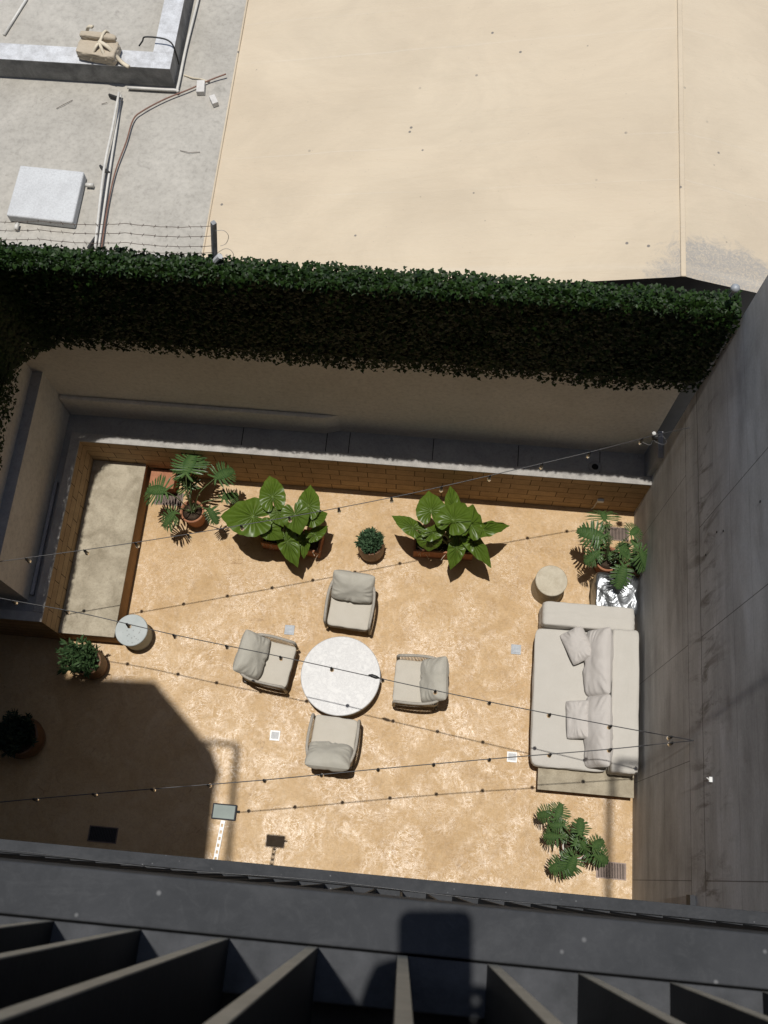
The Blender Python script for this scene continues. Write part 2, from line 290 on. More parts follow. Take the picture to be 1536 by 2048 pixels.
# ------------------------------------------------------------ mesh collector
class MB:
    def __init__(s): s.v = []; s.f = []; s.c = None
    def add(s, vs, fs):
        o = len(s.v); s.v += [tuple(v) for v in vs]; s.f += [tuple(i + o for i in f) for f in fs]; return s
    def box(s, a, b):
        x0, y0, z0 = a; x1, y1, z1 = b
        return s.add([(x0, y0, z0), (x1, y0, z0), (x1, y1, z0), (x0, y1, z0), (x0, y0, z1), (x1, y0, z1), (x1, y1, z1), (x0, y1, z1)],
                     [(0, 3, 2, 1), (4, 5, 6, 7), (0, 1, 5, 4), (1, 2, 6, 5), (2, 3, 7, 6), (3, 0, 4, 7)])
    def prism(s, pts, z0, z1):
        n = len(pts); vs = [(p[0], p[1], z0) for p in pts] + [(p[0], p[1], z1) for p in pts]
        return s.add(vs, [tuple(range(n))[::-1], tuple(range(n, 2 * n))] + [(i, (i + 1) % n, n + (i + 1) % n, n + i) for i in range(n)])
    def tube(s, path, r, n=6, cap=True, rx=None):
        P = [Vector(p) for p in path]; rs = r if hasattr(r, '__len__') else [r] * len(P); vs = []; fs = []; up = None
        for i, p in enumerate(P):
            t = (P[min(i + 1, len(P) - 1)] - P[max(i - 1, 0)]).normalized()
            if up is None: up = Vector((0, 0, 1)) if abs(t.z) < .9 else Vector((1, 0, 0))
            a = t.cross(up).normalized(); b = a.cross(t).normalized(); up = b
            for k in range(n):
                q = 2 * math.pi * k / n; vs.append(p + a * math.cos(q) * rs[i] * (rx or 1) + b * math.sin(q) * rs[i])
        for i in range(len(P) - 1):
            for k in range(n): fs.append((i * n + k, i * n + (k + 1) % n, (i + 1) * n + (k + 1) % n, (i + 1) * n + k))
        if cap: fs += [tuple(range(n))[::-1], tuple(range((len(P) - 1) * n, len(P) * n))]
        return s.add(vs, fs)
    def lathe(s, prof, c=(0, 0, 0), n=40, closed=True):
        vs = []; fs = []; m = len(prof)
        for r, z in prof:
            for k in range(n): q = 2 * math.pi * k / n; vs.append((c[0] + r * math.cos(q), c[1] + r * math.sin(q), c[2] + z))
        for i in range(m - 1):
            for k in range(n): fs.append((i * n + k, i * n + (k + 1) % n, (i + 1) * n + (k + 1) % n, (i + 1) * n + k))
        if closed: fs += [tuple(range(n))[::-1], tuple(range((m - 1) * n, m * n))]
        return s.add(vs, fs)
    def xf(s, mat):
        s.v = [tuple(mat @ Vector(v)) for v in s.v]; return s
    def build(s, name, mat, parent=None, smooth=False, origin=None, local=False, bevel=0, bseg=2, label=None, cat=None, group=None, kind=None):
        if origin is None:
            if parent is not None: origin = Vector((0, 0, 0)) if local else gloc(parent)
            else:
                a = np.array(s.v); mn, mx = a.min(0), a.max(0); origin = Vector(((mn[0] + mx[0]) / 2, (mn[1] + mx[1]) / 2, mn[2]))
        origin = Vector(origin)
        me = bpy.data.meshes.new(name); me.from_pydata([tuple(Vector(v) - origin) for v in s.v], [], s.f); me.validate(); me.update()
        me.materials.append(mat); o = bpy.data.objects.new(name, me); scene.collection.objects.link(o)
        if parent is not None: o.parent = parent
        else: o.location = origin
        if smooth: me.polygons.foreach_set('use_smooth', [True] * len(me.polygons))
        if bevel:
            b = o.modifiers.new('b', 'BEVEL'); b.width = bevel; b.segments = bseg; b.limit_method = 'ANGLE'; b.angle_limit = math.radians(35)
        if s.c is not None:
            at_ = me.attributes.new('vein', 'FLOAT', 'POINT'); at_.data.foreach_set('value', s.c)
        tag(o, label, cat, group, kind); return o
def gloc(o):
    p = Vector(o.location)
    while o.parent: o = o.parent; p += Vector(o.location)
    return p
def tag(o, label=None, cat=None, group=None, kind=None):
    for k, v in (('label', label), ('category', cat), ('group', group), ('kind', kind)):
        if v: o[k] = v
    return o
def thing(name, loc, label, cat, group=None, rz=0):
    o = bpy.data.objects.new(name, None); o.empty_display_size = .2; scene.collection.objects.link(o); o.location = loc; o.rotation_euler.z = rz
    return tag(o, label, cat, group)
def copy_tree(o, parent=None):
    c = o.copy(); scene.collection.objects.link(c); c.parent = parent
    for ch in list(o.children): copy_tree(ch, c)
    return c

# ------------------------------------------------------------ SETTING
XR = 3.235; XL = -5.38; YB = 5.76; CAPZ = 1.2
f = MB(); n = 2; f.add([(-9, -1.2, 0), (XR + .4, -1.2, 0), (XR + .4, 6.6, 0), (-9, 6.6, 0)], [(0, 1, 2, 3)])
f.build('floor', M['floor'], origin=(0, 0, 0), kind='structure')
g = MB(); g.add([(-120, -120, -.02), (120, -120, -.02), (120, 120, -.02), (-120, 120, -.02)], [(0, 1, 2, 3)])
g.build('ground', M['roofgrey'], kind='structure')

# right concrete wall
w_ = MB(); w_.box((XR, -1.2, 0), (XR + .3, 6.07, 15.5))
cw = thing('concrete_wall', (XR, 2.5, 0), 'tall bare cast concrete wall with board marks and stains along the sofa side of the patio', 'wall')
w_.build('wall_face', M['cwall'], cw, origin=(0, 0, 0)).location = (-XR, -2.5, 0)
p_ = MB(); p_.box((XR - .075, 5.882, 1.062), (XR - .002, 6.298, 1.9)); p_.build('corner_pier', M['greyrender'], cw)
hl = MB()
for (x, y) in ((1521, 1003), (1447, 1062), (1412, 1110), (1434, 1064)):
    p = atx(x, y, XR); hl.tube([p + Vector((-.006, 0, 0)), p + Vector((.01, 0, 0))], .014, 8)
hl.build('tie_hole', M['pit'], cw)
for (x, y, l) in ((1424, 1560, 'small white cable anchor screwed to the concrete wall right of the sofa foot'),):
    p = atx(x, y, XR); b = MB(); b.box((p.x - .035, p.y - .025, p.z - .03), (p.x, p.y + .03, p.z + .02)); b.tube([p + Vector((-.03, 0, 0)), p + Vector((-.06, .02, .01))], .006)
    b.build('wall_anchor', M['white'], bevel=.004, label=l, cat='anchor')
# metal bracket at lower right
p = atx(1385, 1800, XR); b = MB(); b.box((XR - .06, -.02, p.z - .03), (XR - .002, .10, p.z + .13)); b.box((XR - .09, -.10, p.z - .06), (XR - .004, -.03, p.z - .03))
b.build('steel_bracket', M['steel'], label='dark steel bracket bolted to the concrete wall just beyond the beams', cat='bracket')

# retaining wall at the back (blocks + cap)
bw = thing('block_wall', (-1, YB, 0), 'long low ochre block retaining wall with pale cement cap under the ivy wall', 'wall')
MB().box((XL, YB, 0), (XR, YB + .12, CAPZ - .03)).build('block_face', M['blockx'], bw)
MB().box((XL - .0, YB - .012, CAPZ - .03), (XR, YB + .125, CAPZ)).build('cap', M['cap'], bw, bevel=.006)
lb = thing('block_wall', (XL, 4.2, 0), 'short ochre block retaining wall behind the long concrete bench, turning the corner on the left', 'wall')
MB().box((XL - .12, 2.94, 0), (XL, YB - .001, CAPZ - .03)).box((-9, 2.94, 0), (XL - .121, 3.06, CAPZ - .03)).build('block_face', M['blocky'], lb)
MB().box((XL - .14, 3.07, CAPZ - .03), (XL + .008, YB + .13, CAPZ + .002)).box((-9, 2.93, CAPZ - .03), (XL + .008, 3.068, CAPZ)).build('cap', M['cap'], lb, bevel=.006)
# planting ledge between retaining wall and the high wall
MB().box((XL - .5, YB + .126, 0), (XR, 6.5, 1.06)).box((-9, 3.07, 0), (XL - .141, YB + .125, 1.06)).build('ledge', M['bed'], kind='structure')
for i, x in enumerate((481, 652, 700, 867, 1038)):
    pass
jt = MB()
for x in (481, 651, 697, 866, 1037, 1200):
    p = at(x, 900, 1.06)
    if p.x < XR: jt.box((p.x - .006, YB + .13, 1.0605), (p.x + .006, 6.29, 1.0635))
jt.build('ledge_joints', M['pit'], kind='structure')
# high back wall
hw = thing('rendered_wall', (-1, 6.3, 0), 'high beige rendered wall below the ivy at the back of the patio', 'wall')
prof = MB(); prof.box((XL - .55, 6.30, 0), (XR - .08, 6.36, 5.15)); prof.build('wall_face', M['render'], hw)
MB().prism([(-5.66, 6.235), (-1.68, 6.235), (-1.45, 6.299), (-5.66, 6.299)], 1.06, 1.62).build('plinth_band', M['render'], hw, bevel=.02)
# left wall with grey set-back band
lw = thing('rendered_wall', (-5.7, 4.7, 0), 'beige rendered side wall with a grey set-back band on the left of the patio', 'wall')
MB().box((-9, 3.25, 0), (-5.67, 6.299, 2.33)).build('wall_face', M['render'], lw)
MB().box((-9, 3.252, 2.33), (-5.668, 6.298, 2.336)).build('grey_band', M['greyrender'], lw)
MB().box((-9, 3.30, 2.336), (-5.82, 6.297, 5.2)).build('upper_wall', M['render'], lw)
cb = MB().box((-5.655, 3.33, 1.062), (-5.60, 5.1, 1.13)); cb.build('cable_tray', M['greyrender'], bevel=.01, label='grey cable duct lying along the foot of the left rendered wall', cat='duct')
# drain in the ledge
p = at(1190, 934, 1.07); dr = thing('ledge_drain', p, 'round cement drain opening on the dark ledge near the concrete wall', 'drain')
MB().lathe([(.10, 0), (.095, .02), (.055, .025), (.05, .0)], tuple(p), 24, False).build('collar', M['bed'], dr, True); MB().lathe([(.05, .0), (.05, .002)], tuple(p), 20).build('hole', M['pit'], dr)

# long concrete bench
bn = thing('concrete_bench', (-4.96, 4.35, 0), 'long pale concrete bench against the left block wall, half in shadow', 'bench')
MB().box((XL + .002, 2.95, .415), (-4.53, YB - .003, .45)).build('seat_slab', M['bench'], bn, bevel=.008)
MB().box((XL + .002, 2.958, 0), (-4.538, YB - .003, .415)).build('base', M['benchside'], bn)

# ------------------------------------------------------------ neighbour roofs
LR = 4.15
lrf = thing('flat_roof_building', (-6, 9.5, 0), 'neighbouring building with a weathered grey flat roof beyond the ivy', 'building')
r_ = MB(); r_.box((-14, 6.57, 0), (-3.16, 20, LR)); r_.build('roof_slab', M['roofgrey'], lrf)
MB().box((-14, 6.31, 5.16), (-2.62, 6.42, 5.29)).build('parapet_coping', M['curbside'], lrf)
MB().box((-14, 6.571, LR), (-3.165, 6.66, 4.28)).build('upstand', M['curbside'], lrf)
# curb (L shape)
c0 = at(350, 175, LR); cx, cy = c0.x, c0.y; cz = LR + .34
cu = thing('roof_curb', (cx, cy, LR), 'raised L-shaped roof curb with flaking white top and shade-darkened sides', 'curb')
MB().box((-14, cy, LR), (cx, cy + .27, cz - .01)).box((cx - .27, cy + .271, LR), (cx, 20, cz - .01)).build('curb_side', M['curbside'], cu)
MB().box((-14, cy - .004, cz - .01), (cx + .004, cy + .27, cz)).box((cx - .27, cy + .271, cz - .01), (cx + .004, 20, cz)).build('curb_top', M['curbwhite'], cu)
MB().box((-14, cy + .271, LR), (cx - .271, 20, LR + .16)).build('inner_roof', M['roofgrey'], lrf)
MB().tube([at(8, 70, LR + .18), at(52, 0, LR + .18), at(70, -80, LR + .18)], .02, 8).build('pipe', M['pipe'], smooth=True, label='single pale pipe behind the white curb at the roof corner', cat='pipe')
# gable roof building
s_ = .22
rz = lambda x: 5.40 - s_ * (2.6 - x) if x < 2.6 else 5.40 - .25 * (x - 2.6)
gb = thing('gabled_building', (0, 10, 0), 'neighbouring building with a broad beige membrane roof folded along a ridge', 'building')
g_ = MB(); xs = np.linspace(-3.15, 2.6, 60).tolist() + np.linspace(2.62, 8, 40).tolist(); ys = np.linspace(6.53, 20, 100)
vs = []; 
for y in ys:
    for x in xs:
        z = rz(x) + .006 * noise.noise(Vector((x * .25, y * 2.2, 0))) + .003 * noise.noise(Vector((x * 2, y * 2, 4)))
        if abs(x - 2.6) < .03: z += .012
        vs.append((x, y, z))
nx = len(xs); fs = [(j * nx + i, j * nx + i + 1, (j + 1) * nx + i + 1, (j + 1) * nx + i) for j in range(len(ys) - 1) for i in range(nx - 1)]
g_.add(vs, fs).build('roof', M['membrane'], gb, True, origin=(0, 0, 0)).location = (0, -10, 0)
MB().prism([(-3.15, 6.565), (8, 6.565), (8, 20), (-3.15, 20)], 0, 4.05).build('walls', M['backdark'], gb)
gp = MB(); gx = [(-3.15, 4.05), (8, 4.05), (8, rz(8) - .03), (2.6, 5.35), (-3.15, rz(-3.15) - .03)]
gp.add([(x, 6.57, z) for x, z in gx] + [(x, 6.63, z) for x, z in gx], [(0, 1, 2, 3, 4), (9, 8, 7, 6, 5)] + [(i, 5 + i, 5 + (i + 1) % 5, (i + 1) % 5) for i in range(5)])
gp.build('gable_end', M['backdark'], gb)
MB().tube([(-3.16, 6.6, rz(-3.15) + .005), (-3.165, 12, rz(-3.15) + .012), (-3.16, 20, rz(-3.15) + .005)], .014, 6).build('edge_trim', M['membrane'], gb)
MB().box((2.57, 6.52, 5.395), (2.63, 20, 5.425)).build('ridge_seam', M['membrane'], gb, bevel=.01, origin=(0, 10, 0))
# white hatch
q = [at(40, 330, LR + .14), at(168, 343, LR + .14), at(145, 445, LR + .14), at(12, 430, LR + .14)]
ht = thing('roof_hatch', (q[0] + q[2]) / 2 - Vector((0, 0, .14)), 'square white painted cement hatch on the grey flat roof', 'hatch')
MB().prism([(v.x, v.y) for v in q][::-1], LR, LR + .14).build('slab', M['hatch'], ht, bevel=.02)
for (x, y, dx, dy) in ((172, 370, .10, 0), (35, 447, 0, -.09)):
    p = at(x, y, LR + .05); MB().tube([p, p + Vector((dx, dy, 0))], .028, 10).build('handle', M['pipe'], ht, True)
# pipes
def wpath(pts): return [at(x, y, z) for x, y, z in pts]
def smoothpath(P, k=6):
    P = [Vector(p) for p in P]; out = []
    for i in range(len(P) - 1):
        p0 = P[max(i - 1, 0)]; p1 = P[i]; p2 = P[i + 1]; p3 = P[min(i + 2, len(P) - 1)]
        for j in range(k):
            t = j / k; out.append(.5 * ((2 * p1) + (p2 - p0) * t + (2 * p0 - 5 * p1 + 4 * p2 - p3) * t * t + (3 * p1 - p0 - 3 * p2 + p3) * t ** 3))
    out.append(P[-1]); return out
PP = [(M['pipe'], .018, [(238, 185, 4.3), (224, 260, 4.27), (207, 345, 4.25), (190, 497, 4.22)], 'white pvc pipe running down the grey roof, the outer of the pair', 'pipes'),
      (M['pipe'], .016, [(242, 190, 4.2), (232, 260, 4.2), (218, 350, 4.2), (197, 497, 4.2)], 'white pvc pipe running down the grey roof, on the inner side of the pair', 'pipes'),
      (M['pipe'], .02, [(255, 175, 4.2), (348, 180, 4.2), (355, 176, 4.2), (372, 95, 4.2), (398, -10, 4.2), (405, -60, 4.2)], 'white pvc pipe hugging the foot of the curb and turning its corner', 'pipes'),
      (M['brownpipe'], .010, [(452, 148, 4.22), (420, 160, 4.2), (380, 178, 4.2), (330, 198, 4.2), (285, 222, 4.2), (266, 240, 4.2), (252, 285, 4.2), (230, 345, 4.2), (214, 420, 4.2), (203, 497, 4.2)], 'thin brown conduit curving across the grey roof', 'pipes')]
for m_, r_, pts, l_, gr in PP:
    MB().tube(smoothpath(wpath(pts), 5), r_, 8).build('pipe', m_, smooth=True, label=l_, cat='pipe', group='pipes across the flat roof')
for (x, y, a, l_) in ((230, 195, .3, 'dark pipe clamp nearest the white-topped curb'), (210, 340, .6, 'dark pipe clamp halfway down the paired white pipes'), (184, 487, -1.2, 'dark pipe clamp where the white pipes reach the ivy')):
    p = at(x, y, 4.2); MB().box((-.09, -.012, -.03), (.09, .012, .03)).xf(Matrix.Translation(p) @ Matrix.Rotation(-a, 4, 'Z')).build('pipe_clamp', M['black'], label=l_, cat='clamp', group='clamps on the roof pipes')
for (x, y, a, l_) in ((403, 180, .1, 'pale broken brick lying beside the brown conduit'), (429, 206, .5, 'smaller pale brick chunk next to the beige roof edge')):
    p = at(x, y, LR); s = 1 if x < 410 else .75
    MB().box((-.055 * s, -.10 * s, 0), (.055 * s, .10 * s, .08)).xf(Matrix.Translation(p) @ Matrix.Rotation(a, 4, 'Z')).build('loose_brick', M['brick'], bevel=.008, label=l_, cat='brick')
# twigs / debris
for i, pts in enumerate([[(113, 217), (128, 210), (145, 200)], [(360, 301), (378, 306), (400, 304)], [(203, 208), (215, 206)], [(368, 150), (385, 157), (402, 158), (420, 165)]]):
    MB().tube([at(x, y, LR + .012) + Vector((0, 0, .01 * (k % 2))) for k, (x, y) in enumerate(pts)], .004 if i < 3 else .01, 5).build('twig', M['barb'] if i < 3 else M['tape'], label=['bent dry twig on the roof between curb and hatch', 'dry twig on the roof near the beige edge', 'tiny twig by the pipe bend', 'pale frayed rag strip by the broken brick'][i], cat='twig')
# rod on curb
MB().tube(smoothpath([at(278, 92, cz + .01), at(285, 82, cz + .06), at(290, 74, cz + .10), at(320, 76, cz + .10), at(338, 82, cz + .08), at(348, 95, cz + .02), at(358, 128, LR + .1)], 4), .011, 7).build('bent_rod', M['black'], smooth=True, label='black bent steel rod hooked over the corner of the white curb', cat='rod')
# wrapped parcel
pc = at(200, 108, cz + .0); pk = thing('wrapped_parcel', pc, 'brown wrapped bundle tied with pale strips lying on the white curb', 'parcel', rz=-.13)
def softbox(hx, hy, hz, n=14, amp=.01, seed=0, p=5):
    b = MB(); vs = []; idx = {}
    def pt(u, v, w):
        k = (round(u, 4), round(v, 4), round(w, 4))
        if k not in idx:
            l = (abs(u) ** p + abs(v) ** p + abs(w) ** p) ** (1 / p) or 1
            m = max(abs(u), abs(v), abs(w)); q = Vector((u, v, w)) * (m / l)
            d = amp * noise.noise(Vector((u * 2.2 + seed, v * 2.2, w * 2.2))) + amp * .6 * noise.noise(Vector((u * 6 + seed, v * 6, w * 6)))
            q = Vector((q.x * hx, q.y * hy, q.z * hz)); nn = Vector((u * abs(u), v * abs(v), w * abs(w))).normalized(); q += nn * d
            idx[k] = len(vs); vs.append(q)
        return idx[k]
    fs = []; g = [-1 + 2 * i / n for i in range(n + 1)]
    for a in range(n):
        for c in range(n):
            a0, a1, c0_, c1_ = g[a], g[a + 1], g[c], g[c + 1]
            for s in (-1, 1):
                for ax in range(3):
                    def mk(p_, q_): return pt(*{0: (s, p_, q_), 1: (p_, s, q_), 2: (p_, q_, s)}[ax])
                    fc = (mk(a0, c0_), mk(a1, c0_), mk(a1, c1_), mk(a0, c1_)); flip = (s > 0) if ax == 1 else (s < 0)
                    fs.append(fc[::-1] if flip else fc)
    return b.add(vs, fs)
softbox(.27, .14, .08, 20, .016, 3, 12).xf(Matrix.Translation((.02, -.03, .09))).build('bundle', M['kraft'], pk, True, local=True)
softbox(.25, .05, .05, 12, .008, 9, 4).xf(Matrix.Translation((.0, .10, .20)) @ Matrix.Rotation(.06, 4, 'Z')).build('folded_roll', M['kraft'], pk, True, local=True)
tp = MB(); tp.tube(smoothpath([(-.06, -.17, .05), (.02, -.1, .20), (.06, .02, .22), (.10, .16, .26), (.14, .19, .1)], 4), .016, 6, rx=1.6)
tp.tube(smoothpath([(.05, 0, .23), (.2, -.05, .2), (.34, -.10, .04), (.46, -.15, .02)], 4), .018, 6, rx=1.7); tp.tube(smoothpath([(.05, 0, .23), (.12, -.10, .2), (.18, -.17, .1)], 4), .014, 6, rx=1.6)
tp.tube(smoothpath([(-.1, .2, .25), (-.18, .24, .2), (-.24, .27, .1)], 4), .02, 6, rx=1.6); tp.build('tie_strip', M['tape'], pk, True, local=True)

# barbed wire fence
bf = thing('barbed_wire_fence', (-2.66, 6.35, 5.3), 'barbed wire strands on a leaning grey post above the ivy', 'fence')
pb = aty(430, 533, 6.38); pt_ = aty(427, 445, 6.38)
MB().tube([pb, pt_], .034, 4).build('post', M['post'], bf); MB().tube(smoothpath([aty(418, 545, 6.3), aty(428, 525, 6.3), aty(440, 512, 6.3)], 3), .035, 8).build('post_base', M['curbwhite'], bf)
for k, (yl, yr) in enumerate(((440, 452), (457, 472), (475, 492), (492, 505))):
    st = MB(); N = 60; P0 = aty(-260, yl - (yr - yl) * .6, 6.36); P1 = aty(426, yr, 6.36); path = []
    for i in range(N + 1):
        t = i / N; p = P0.lerp(P1, t); p.z += -.04 * math.sin(math.pi * ((t * 4) % 1)) + .004 * math.sin(i * 1.7); path.append(p)
    st.tube(path, .0042, 4)
    for i in range(2, N, 2):
        p = path[i]; a = rng.uniform(0, 3)
        for q in (a, a + 1.4): d = Vector((.012, math.cos(q) * .02, math.sin(q) * .02)); st.tube([p - d, p + d], .003, 3)
    st.build('wire_strand', M['barb'], bf)
lp = MB(); 
for pts in ([(430, 462), (447, 461), (457, 472), (452, 487), (441, 492)], [(432, 508), (448, 498), (461, 500), (467, 512), (455, 522), (436, 524), (470, 527)]):
    lp.tube(smoothpath([aty(x, y, 6.34) for x, y in pts], 5), .003, 4)
lp.build('loose_wire', M['post'], bf)
# small lamp on ivy corner
p = aty(1470, 577, 6.2); lm = thing('wall_lamp', aty(1462, 590, 6.2), 'small silver reflector lamp on a stub arm at the right end of the ivy', 'lamp')
MB().tube([aty(1460, 592, 6.2), p], .018, 8).build('arm', M['post'], lm); MB().lathe([(.0, .05), (.03, .045), (.05, .02), (.045, -.02), (.0, -.04)], tuple(p), 16, False).build('reflector', M['chrome'], lm, True)

# ------------------------------------------------------------ IVY
def ivy():
    pts = []   # (pos, normal)
    def addp(n, fn):
        for _ in range(n): pts.append(fn())
    def bott(x): return 3.56 + .05 * noise.noise(Vector((x * 2.1, 0, 0))) + .03 * noise.noise(Vector((x * 7, 3, 0)))
    FY = 6.11
    def front():
        x = rng.uniform(-6.0, XR - .01); z0 = bott(x)
        if x < -5.0: z0 -= .0
        z = rng.uniform(z0, 5.5); b = .05 * noise.noise(Vector((x * 1.5, z * 1.5, 1)))
        y = FY + b + rng.uniform(-.05, .10); 
        if x > 2.9: y -= (x - 2.9) * .15
        return (x, y, z), (rng.normal(0, .35), -1, .25 + rng.normal(0, .35))
    addp(34000, front)
    def top():
        x = rng.uniform(-6.2, XR - .02); y = rng.uniform(FY - .03, 6.37); z = 5.36 + .05 * noise.noise(Vector((x * 2, 0, 5))) + rng.uniform(-.05, .10)
        return (x, y, z), (rng.normal(0, .4), -.35 + rng.normal(0, .4), 1)
    addp(11000, top)
    def left():
        y = rng.uniform(2.0, 6.2); z0 = 3.18 + .1 * noise.noise(Vector((y * 2.1, 9, 0))) + max(0, (y - 5.2)) * .10
        z = rng.uniform(z0, 5.5); x = -5.60 + rng.uniform(-.09, .05)
        return (x, y, z), (1, rng.normal(0, .35), .25 + rng.normal(0, .3))
    addp(13000, left)
    def corner():      # the growth that rounds the inner corner
        t = rng.uniform(0, 1); a = rng.uniform(0, math.pi / 2); rr = .55
        cx_, cy_ = -5.6 + rr, FY - rr; x = cx_ - rr * math.cos(a) + rng.uniform(-.05, .05); y = cy_ + rr * math.sin(a) + rng.uniform(-.05, .05)
        z = rng.uniform(3.45 + .06 * math.sin(a * 5), 5.5); return (x, y, z), (math.cos(a), -math.sin(a), .3)
    addp(5500, corner)
    pos = np.array([p[0] for p in pts]); nor = np.array([p[1] for p in pts], float); nor /= np.linalg.norm(nor, axis=1)[:, None]
    n = len(pos); down = np.tile([0, 0, -1.0], (n, 1)) + rng.normal(0, .45, (n, 3)); topm = nor[:, 2] > .6
    down[topm] = np.column_stack([rng.normal(0, 1, topm.sum()), -1 + rng.normal(0, .8, topm.sum()), np.full(topm.sum(), -.3)])
    u = down - (down * nor).sum(1)[:, None] * nor; u /= np.linalg.norm(u, axis=1)[:, None]; v = np.cross(nor, u)
    L = rng.uniform(.030, .064, n)
    # lobed leaf outline: (along, across, lift)
    shp = np.array([(0, 0, .10), (-.05, .28, 0), (.22, .52, -.06), (.42, .26, .02), (1.0, 0, -.14), (.42, -.26, .02), (.22, -.52, -.06), (-.05, -.28, 0)])
    V = (pos[:, None, :] + L[:, None, None] * (shp[None, :, 0:1] * u[:, None] + shp[None, :, 1:2] * v[:, None] + shp[None, :, 2:3] * nor[:, None]))
    V = V.reshape(-1, 3); tris = np.array([(0, 1, 2), (0, 2, 3), (0, 3, 4), (0, 4, 5), (0, 5, 6), (0, 6, 7)])
    Fc = (np.arange(n)[:, None, None] * 8 + tris[None]).reshape(-1, 3)
    me = bpy.data.meshes.new('ivy'); me.vertices.add(len(V)); me.vertices.foreach_set('co', V.ravel()); me.loops.add(Fc.size); me.polygons.add(len(Fc))
    me.loops.foreach_set('vertex_index', Fc.ravel()); me.polygons.foreach_set('loop_start', np.arange(len(Fc)) * 3); me.polygons.foreach_set('loop_total', np.full(len(Fc), 3))
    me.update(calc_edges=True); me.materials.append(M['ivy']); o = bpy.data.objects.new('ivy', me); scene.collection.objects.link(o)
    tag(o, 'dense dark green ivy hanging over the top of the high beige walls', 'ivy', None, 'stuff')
    c = MB(); c.box((-9, FY + .06, 3.66), (XR - .001, 6.297, 5.34)); c.box((-9, 2.0, 3.42), (-5.66, FY, 5.36)); c.build('ivy_backing', M['ivycore'], o, origin=(0, 0, 0))  # solid near-black backing stands in for the shade between leaves
ivy()

# ------------------------------------------------------------ SOFA
pl = thing('concrete_plinth', (2.5, 2.6, 0), 'low concrete platform under the sofa, its bare end showing below the seat', 'platform')
MB().box((1.83, 1.335, .27), (3.19, 3.66, .30)).build('slab', M['plinth'], pl, bevel=.006); MB().box((1.88, 1.37, 0), (3.18, 3.62, .27)).build('base', M['benchside'], pl)
sf = thing('sofa', (2.45, 2.8, .30), 'long cream sectional sofa with block arm against the concrete wall', 'sofa')
def blk(x0, x1, y0, y1, z0, z1, seed, p=14, n=18):
    return softbox((x1 - x0) / 2, (y1 - y0) / 2, (z1 - z0) / 2, n, .012, seed, p).xf(Matrix.Translation(((x0 + x1) / 2, (y0 + y1) / 2, (z0 + z1) / 2)))
blk(1.70, 2.80, 1.64, 3.64, .302, .46, 1, 16, 22).build('seat', M['sofa'], sf, True)
blk(2.775, 3.165, 1.62, 3.66, .302, .74, 2, 16, 22).build('backrest', M['sofa'], sf, True)
blk(1.78, 3.13, 3.655, 4.02, .03, .62, 3, 16, 22).build('armrest', M['sofa'], sf, True)
def pillow_mb(w, h, t, seed=0, n=30, wr=.012):
    b = MB(); vs = []; fs = []
    for s in (1, -1):
        base = len(vs)
        for j in range(n + 1):
            for i in range(n + 1):
                u = -1 + 2 * i / n; v = -1 + 2 * j / n
                pr = max(0, (1 - abs(u) ** 3.2)) ** .5 * max(0, (1 - abs(v) ** 3.2)) ** .5
                inx = 1 - .09 * (1 - v * v) * abs(u) ** 2 * 0 ; 
                cq = 1 - .07 * (u * v) ** 4; x = u * w / 2 * (1 - .04 * (1 - v * v)) * cq; y = v * h / 2 * (1 - .05 * (1 - u * u)) * cq
                z = s * t / 2 * pr
                e = max(abs(u), abs(v)); a = math.atan2(v, u)
                wk = wr * noise.noise(Vector((u * 1.1 + seed, v * 1.1, s * 2))) * 1.2
                wk += wr * 1.2 * math.sin(a * 14 + 6 * noise.noise(Vector((a, seed, 0)))) * max(0, e - .5) * (1 - e ** 8) * 1.3 * (.5 + noise.noise(Vector((u * 2, v * 2, seed))))
                wk += wr * .25 * noise.noise(Vector((u * 4 + seed, v * 3, 7)))
                z += s * wk * min(1, pr * 2); vs.append((x, y, z))
        for j in range(n):
            for i in range(n):
                q = (base + j * (n + 1) + i, base + j * (n + 1) + i + 1, base + (j + 1) * (n + 1) + i + 1, base + (j + 1) * (n + 1) + i); fs.append(q if s > 0 else q[::-1])
    return b.add(vs, fs)
def E(x, y, z, rx=0, ry=0, rz=0):
    return Matrix.Translation((x, y, z)) @ Matrix.Rotation(rz, 4, 'Z') @ Matrix.Rotation(ry, 4, 'Y') @ Matrix.Rotation(rx, 4, 'X')
def mid(x, y, z): p = at(x, y, z); return p.x, p.y, p.z
pil = [((1198, 1323, .66), (1.02, .48, .27), (0, .95, math.pi / 2), 'large crumpled linen back pillow at the arm end of the sofa', 5),
       ((1197, 1461, .66), (1.05, .48, .27), (0, .95, math.pi / 2), 'large crumpled linen back pillow at the open foot end of the sofa', 8),
       ((1156, 1289, .60), (.52, .38, .22), (0, 0, 2.03), 'small tilted scatter pillow nearest the sofa arm', 11),
       ((1157, 1438, .60), (.56, .35, .22), (0, 0, 1.63), 'small scatter pillow in front of the foot end back pillow', 14)]
for i, (c, (w1, h1, t1), (a, b, r), l_, sd_) in enumerate(pil):
    x, y, z = mid(*c)
    if i < 2:   # long back pillows lean on the backrest
        mt = Matrix.Translation((x, y, z - .03)) @ Matrix.Rotation(-.95, 4, 'Y') @ Matrix.Rotation(math.pi / 2, 4, 'Z')
    else:
        mt = Matrix.Translation((x, y, z - .04)) @ Matrix.Rotation(-.35, 4, 'Y') @ Matrix.Rotation(r, 4, 'Z')
    pillow_mb(w1, h1, t1, sd_, 48, .030).xf(mt).build('pillow', M['pillow'], smooth=True, label=l_, cat='pillow', group='pillows on the sofa')

